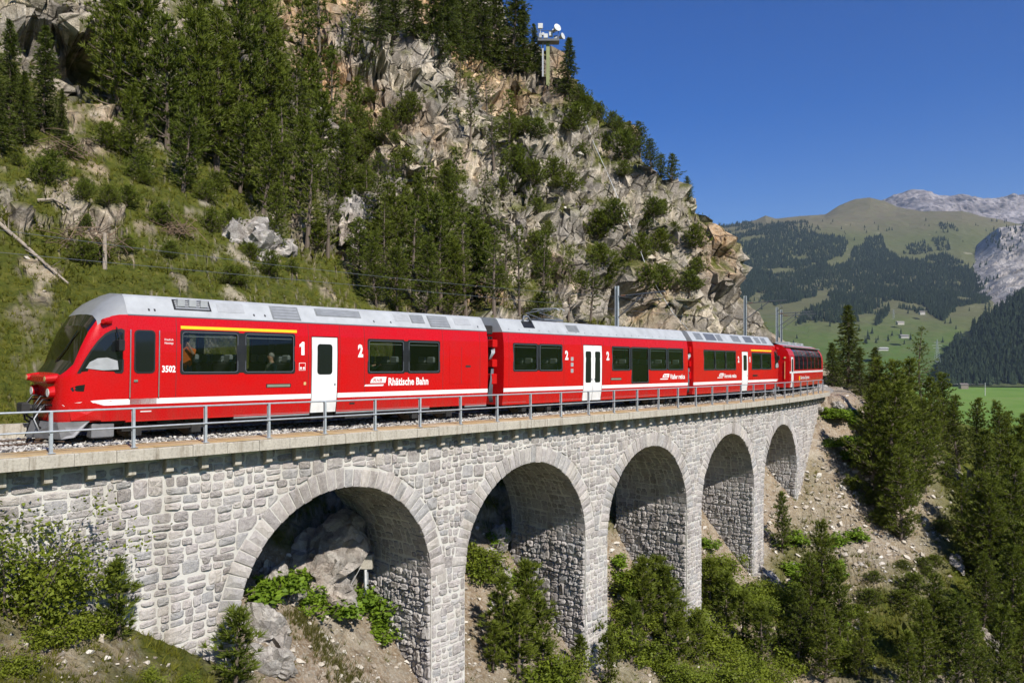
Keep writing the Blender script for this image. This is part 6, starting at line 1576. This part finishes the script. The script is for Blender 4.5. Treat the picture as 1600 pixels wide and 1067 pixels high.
    stand('leafy', [(rr.uniform(960, 1340), rr.uniform(900, 1066), rr.uniform(22, 46)) for _ in range(26)], 'on the slope between the pier feet', 'small bushes on the lower slope', 'small green bush', 1.3, hclip=(.3, 1.4))
    g = 'green herb clumps on bare earth'
    stand('herb', [(405, 925, 40), (430, 915, 36), (455, 905, 34), (475, 925, 36), (488, 945, 40), (520, 950, 26), (590, 965, 46), (602, 990, 40), (580, 945, 30), (545, 940, 26)], 'under the first arch', g, 'leafy green herb clump', 1.2, hclip=(.2, .45))
    stand('herb', [(770, 840, 30), (800, 905, 36), (820, 880, 34), (830, 930, 36), (960, 880, 34), (975, 905, 36), (985, 925, 30), (1105, 850, 24)], 'beside the middle piers', g, 'leafy green herb clump', 1.2, hclip=(.2, .5))
    rr = random.Random(4); stand('herb', [(rr.uniform(1285, 1345), rr.uniform(640, 740), rr.uniform(14, 26)) for _ in range(14)] + [(rr.uniform(1230, 1330), rr.uniform(800, 1000), rr.uniform(18, 32)) for _ in range(12)], 'on the scree beside the viaduct end', g, 'leafy green herb clump', 1.6, hclip=(.2, .6))
build_plants()

# ------------------------------------------------------------------ ground cover that nobody could count
def scatter(n, pick, seed):
    rg = np.random.default_rng(seed); di = HILL['di']; NR = HILL['P'].shape[1]
    i = di[0] + (rg.random(n) * (len(di) - 2)).astype(int); j = (rg.random(n) * (NR - 2)).astype(int); fu = rg.random((n, 1)); fv = rg.random((n, 1)); P = HILL['P']
    Q = P[i, j] * (1 - fu) * (1 - fv) + P[i + 1, j] * fu * (1 - fv) + P[i, j + 1] * (1 - fu) * fv + P[i + 1, j + 1] * fu * fv
    N = HILL['N'][i, j]; c = HILL['cover'][i, j]; s = HILL['s'][i, j]; t = HILL['t'][i, j]; d = np.linalg.norm(Q, axis=1)
    face = -(Q * N).sum(1) / d
    m = pick(Q, N, c, s, t, d, rg) & (face > -.15) & (d < 170) & ~((t > .25) & (t < 4.7) & (s > -7.2) & (s < 4.2)) & ~((np.abs(t - 2.4) < 3.2) & ((s < -4) | (s > 53)))
    return Q[m], N[m], rg, d[m]
def build_cover():
    # heath and grass tufts
    Q, N, rg, d = scatter(190000, lambda Q, N, c, s, t, d, rg: (rg.random(len(Q)) < c[:, 0] * (.35 + .9 * (fbm(Q * .7, 3, 5) > -.05))) & (d < 120), 41)
    n = len(Q); dirs = N * .6 + np.array([[0, 0, .8]]); tone = np.clip(.45 + .5 * fbm(Q * .25, 3, 8) + .25 * rg.normal(size=n), 0, 1)
    k = np.clip(d / 32, .9, 2.0)
    V, F, T = needles(Q, dirs / np.linalg.norm(dirs, axis=1)[:, None], 8, .24 * k, .014 * k, .75, rg, tone)
    me = tone_mesh('grass', V, F, T, M['heath']); o = link('grass', me); tag(o, 'grass and heath growing over the hillside', 'grass', kind='stuff')
    # strip of long grass down the earth slope under the first arch
    pts = []
    rg2 = np.random.default_rng(77)
    for k in range(420):
        u = rg2.random(); x = 455 + 105 * u + rg2.normal() * (9 + 10 * u); y = 952 + 130 * u + rg2.normal() * 6; q, n = hit(x, y)
        if q is not None: pts.append(tuple(q))
    if pts:
        Cc = np.array(pts); V, F, T = needles(Cc, np.tile(np.array([[.25, -.35, .9]]), (len(Cc), 1)), 7, .34, .012, .35, rg2, np.clip(.5 + .3 * rg2.normal(size=len(Cc)), 0, 1))
        me = tone_mesh('long_grass', V, F, T, M['grass']); o = link('long_grass', me); tag(o, 'strip of long green grass on the earth under the first arch', 'grass', kind='stuff')
    # broad herb leaves on the banks
    Q, N, rg, d = scatter(60000, lambda Q, N, c, s, t, d, rg: (c[:, 0] > .25) & (fbm(Q * .5, 3, 15) > .08) & (d < 90), 42)
    V, F, T = quads_leaf(Q + N * .06 + rg.normal(size=Q.shape) * .05, (.025 + .035 * rg.random(len(Q))) * np.clip(d / 28, .8, 2.2), rg, np.clip(.5 + .5 * fbm(Q * .4, 2, 3), 0, 1))
    me = tone_mesh('herb_cover', V, F, T, M['leafy']); o = link('herb_cover', me); tag(o, 'low leafy herbs covering the banks', 'herbs', kind='stuff')
    # scrub rooted in the cracks of the cliff
    Q, N, rg, d = scatter(60000, lambda Q, N, c, s, t, d, rg: (t > 7) & (N[:, 2] > .38) & (fbm(Q * .35, 4, 55) > .06) & (d > 34), 46)
    tone = np.clip(.45 + .6 * fbm(Q * .6, 2, 8) + .2 * rg.normal(size=len(Q)), 0, 1)
    V, F, T = needles(Q + N * .12 + rg.normal(size=Q.shape) * .10, np.tile(np.array([[0, 0, 1.]]), (len(Q), 1)) * .7 + N * .5, 8, .34, .030, .9, rg, tone)
    me = tone_mesh('cliff_scrub', V, F, T, M['heath']); o = link('cliff_scrub', me); tag(o, 'low green scrub rooted in the cracks of the cliff', 'scrub', kind='stuff')
    # loose stones
    Q, N, rg, d = scatter(230000, lambda Q, N, c, s, t, d, rg: (rg.random(len(Q)) < np.where(t < 4.5, c[:, 2] * (1 - c[:, 0]) * np.where(s > 38, .95, .30), (1 - c[:, 0]) * .03 * (N[:, 2] > .45))) & (d < 100), 43)
    sz = (.04 + .16 * rg.random(len(Q)) ** 4) * np.clip(d / 40, .6, 1.4)
    o = rocks_mesh('scree_stones', Q + N * .02, sz, M['scree'], 9); tag(o, 'loose pale stones lying on the scree', 'stones', kind='stuff')
build_cover()

# ------------------------------------------------------------------ boulders, dead wood, mast, cable, box
def boulder(pos, size, label, seed, squash=(1, .8, .75), mat='boulder'):
    bm = bmesh.new(); bmesh.ops.create_icosphere(bm, subdivisions=4, radius=1.0); v = np.array([x.co[:] for x in bm.verts])
    f, e = facet(v * 1.15 + seed * 3.7, seed); f2, e2 = facet(v * 3.2 + seed, seed + 50); k = 1 + f * .42 + f2 * .10 - np.where(e < .08, .06, 0) + fbm(v * 6, 3, seed) * .03
    for x, q, c in zip(bm.verts, v, k): x.co = Vector(q * c * np.array(squash) * size)
    me = bpy.data.meshes.new('boulder'); bm.to_mesh(me); bm.free(); me.materials.append(M[mat]); o = link('boulder', me); o.location = pos; o.rotation_euler = (seed % 3 * .3, seed % 5 * .25, seed * 1.1)
    tag(o, label, 'boulder', 'boulders below the arches'); return o
def build_details():
    for k, (x, y, hpx, lab, sq) in enumerate(((512, 880, 60, 'big dark grey boulder in the shade of the first arch', (1, .8, 1.05)), (512, 905, 38, 'cracked pale boulder in front of the dark one under the first arch', (1.3, .7, .75)), (420, 905, 24, 'small tan boulder at the left under the first arch', (1.2, .8, .8)), (415, 985, 44, 'tall leaning tan boulder by the left pier of the first arch', (.75, .7, 1.35)), (512, 925, 30, 'flat cream slab below the cracked boulder', (1.5, .8, .6)), (425, 1040, 34, 'smooth cream slab at the foot of the leaning boulder', (1.2, .8, .8)),
                             (455, 928, 22, 'rounded cream stone between the herbs', (1.1, .9, .7)), (775, 852, 22, 'brown boulder under the second arch', (1.3, .8, .8)), (762, 872, 16, 'small white stone in the grass under the second arch', (1.2, .8, .8)), (778, 895, 20, 'tan boulder below the brown one under the second arch', (1.1, .9, .9)), (1200, 905, 14, 'white stone on the slope right of the last tall pier', (1.4, .8, .7)), (1310, 636, 10, 'pale block at the end of the railing', (1, 1, .8)), (1268, 640, 12, 'pale block at the abutment corner', (1, 1, .9)),
                             (560, 340, 40, 'pale grey boulder on the hillside between the pines', (.7, .8, 1.3)), (400, 385, 42, 'large pale boulder just above the roof of the leading car', (1.5, .9, .8)), (500, 215, 30, 'grey boulder high in the upper wood', (.7, .8, 1.3)), (1490, 742, 14, 'white rock at the left of the pale patch on the right slope', (1.5, .8, .7)), (1512, 765, 18, 'largest white rock of the pale patch on the right slope', (1.7, .9, .8)), (1470, 728, 10, 'small white rock above the pale patch on the right slope', (1.3, .9, .8)), (1530, 788, 11, 'white rock at the lower end of the pale patch', (1.4, .9, .8)), (1492, 880, 12, 'grey rock on the green slope below the pale patch', (1.3, .9, .9)), (1548, 1005, 16, 'white rock between the pines in the lower right', (1.5, .9, .8)))):
        p, n = hit(x, y)
        if p is not None: boulder(p, hpx / FPX * p.y, lab, 7 + k, sq)
    # dead wood on the grassy bank
    def log(name, pts, r, label, cat, mat='dead', twigs=0):
        P = []
        for x, y in pts:
            p, n = hit(x, y)
            if p is not None: P.append(p + Vector((0, -.05, .12)))
        if len(P) < 2: return
        mb = MB().tube([tuple(p) for p in P], [r * (1 - .6 * i / (len(P) - 1)) for i in range(len(P))], 7); rr = random.Random(len(label))
        for k in range(twigs):
            i = rr.randrange(len(P) - 1); b = P[i].lerp(P[i + 1], rr.random()); e = b + Vector((rr.uniform(-.5, .5), rr.uniform(-.3, .1), rr.uniform(.1, .6))); mb.tube([tuple(b), tuple(e)], [r * .3, r * .1], 4)
        o = mb.build(name, M[mat]); tag(o, label, cat)
    log('fallen_log', [(-5, 350), (40, 388), (75, 420), (108, 448)], .08, 'bare fallen trunk lying down the bank at the left edge', 'log', 'dead', 7)
    log('fallen_log', [(60, 318), (85, 316), (110, 330)], .08, 'short grey log on the grassy bank above the fallen trunk', 'log', 'dead', 3)
    log('dead_branch', [(150, 118), (165, 135), (160, 152), (190, 162), (215, 168)], .05, 'bleached dead branch hanging on the upper left bank', 'branch', 'dead', 4)
    log('dead_branch', [(100, 222), (108, 240), (125, 250)], .04, 'thin bleached stick on the bank below the spruces', 'branch', 'dead', 2)
    def stump(x, y, hpx, label, mat):
        p, n = hit(x, y)
        if p is None: return
        h = hpx / FPX * p.y; o = MB().tube([tuple(p - Vector((0, 0, .3))), tuple(p + Vector((0, 0, h * .9))), tuple(p + Vector((.02, 0, h)))], [.085, .075, .06], 9).build('tree_stump', M[mat]); tag(o, label, 'stump')
    stump(164, 420, 56, 'tall broken grey stump among the brush piles on the bank', 'dead'); stump(378, 440, 20, 'short orange stump above the roof of the leading car', 'cut_wood'); stump(982, 215, 18, 'bare dead stub on the skyline right of the spruce', 'dead'); stump(1086, 320, 10, 'tiny bare stub on the cliff shoulder', 'dead')
    def brush(x, y, w, label, seed):
        p, n = hit(x, y)
        if p is None: return
        rg = np.random.default_rng(seed); R_ = w / FPX * p.y / 2; mb = MB()
        for k in range(90):
            a = rg.random() * 6.28; c = p + Vector((rg.normal() * R_ * .5, rg.normal() * R_ * .4, abs(rg.normal()) * R_ * .28 + .05)); d = Vector((math.cos(a), math.sin(a), rg.normal() * .5)) * R_ * rg.uniform(.25, .6); mb.tube([tuple(c - d), tuple(c + Vector((0, 0, .05))), tuple(c + d)], [.018, .016, .006], 3, 0, False)
        o = mb.build('brush_pile', M['twig']); tag(o, label, 'brush pile', kind=None)
    brush(278, 368, 66, 'round brown brush pile on the bank above the leading car', 1); brush(140, 395, 110, 'wide brown brush pile beside the broken stump', 2); brush(100, 245, 80, 'dark brush pile on the upper bank', 3)
    # instrument mast on the crest
    p, n = hit(856, 122); p = Vector((at(856, 118, p.y).x, p.y, p.z)); s = p.y / FPX; e = empty('instrument_mast', p); tag(e, 'olive mast with white instruments on the cliff top', 'mast'); h = 78 * s
    MB().box(-.18, .18, -.18, .18, -1, h * .72, 0, .03).build('pole', M['mast_green'], e); MB().box(-.62, -.45, -.05, .05, h * .02, h * .70).build('conduit', M['panel_light'], e)
    MB().box(-1.1, 1.2, -.6, .6, h * .70, h * .74).build('platform', M['cable_grey'], e)
    for k_, (x, y, z, w, hh) in enumerate(((-.8, -.3, .76, .30, .55), (-.25, -.4, .75, .45, .5), (.3, -.3, .80, .4, .6), (.85, -.2, .75, .4, .4), (-.5, .1, .84, .25, .35), (.6, -.1, .90, .3, .3))): MB().box(x - w / 2, x + w / 2, y - .2, y + .2, h * z, h * z + hh, 0, .05).build('instrument_box', M['device_white'] if k_ % 3 else M['panel_light'], e)
    for sx in (-1.05, 1.1): MB().tube([(sx, -.55, h * .74), (sx, -.55, h * .90)], .03, 5).build('guard_post', M['cable_grey'], e)
    MB().tube([(-1.05, -.55, h * .90), (1.1, -.55, h * .90)], .03, 5).build('guard_rail', M['cable_grey'], e)
    MB().tube([(-.8, 0, h * .74), (-.8, 0, h * 1.02)], .05, 6).box(-1.05, -.55, -.15, .15, h * .98, h * 1.08).build('weather_screen', M['device_white'], e)
    MB().tube([(.7, -.3, h * .92), (1.0, -.8, h * .95)], [.15, .42], 14).build('dish', M['device_white'], e); MB().tube([(1.2, -.2, h * .78), (1.6, -.5, h * .80)], [.12, .36], 14).build('dish', M['device_white'], e)
    # cable / pipe down the cliff
    pts = []
    for x, y in ((905, 152), (915, 190), (928, 225), (945, 262), (958, 292), (972, 325), (985, 355), (998, 385), (1010, 418), (1030, 455), (1052, 490), (1075, 515)):
        q, n = hit(x, y)
        if q is not None: pts.append(q)
    P = []
    for i, q in enumerate(pts): P.append(tuple(at(800 + FPX * q.x / q.y, 533.5 - FPX * q.z / q.y, min(q.y, (pts[i - 1].y + 3) if i else 999) - .5)))
    o = MB().tube(P, .03, 6).build('cable', M['device_white']); tag(o, 'pale cable running down the cliff face from the mast', 'cable')
    # switch box on a post under the first arch
    p, n = hit(572, 945); q = Vector((at(572, 880, p.y).x, p.y, p.z)); e = empty('switch_box', q); tag(e, 'grey switch box on a post with white pipes under the first arch', 'switch box'); s = p.y / FPX
    MB().box(-.08, .08, -.05, .05, -.3, 60 * s).build('post', M['galvanised'], e); MB().box(-11 * s, 11 * s, -.18, .12, 58 * s, 80 * s, 0, .015).build('cabinet', M['concrete'], e)
    MB().tube([(.02, -.2, 58 * s), (.04, -.26, 30 * s), (-.05, -.3, 12 * s), (-.20, -.4, 2 * s)], .045, 7).build('pipe', M['device_white'], e, smooth=True); MB().tube([(-.15, -.2, 62 * s), (-.5, -.2, 35 * s)], .012, 5).build('wire', M['device_white'], e)
build_details()
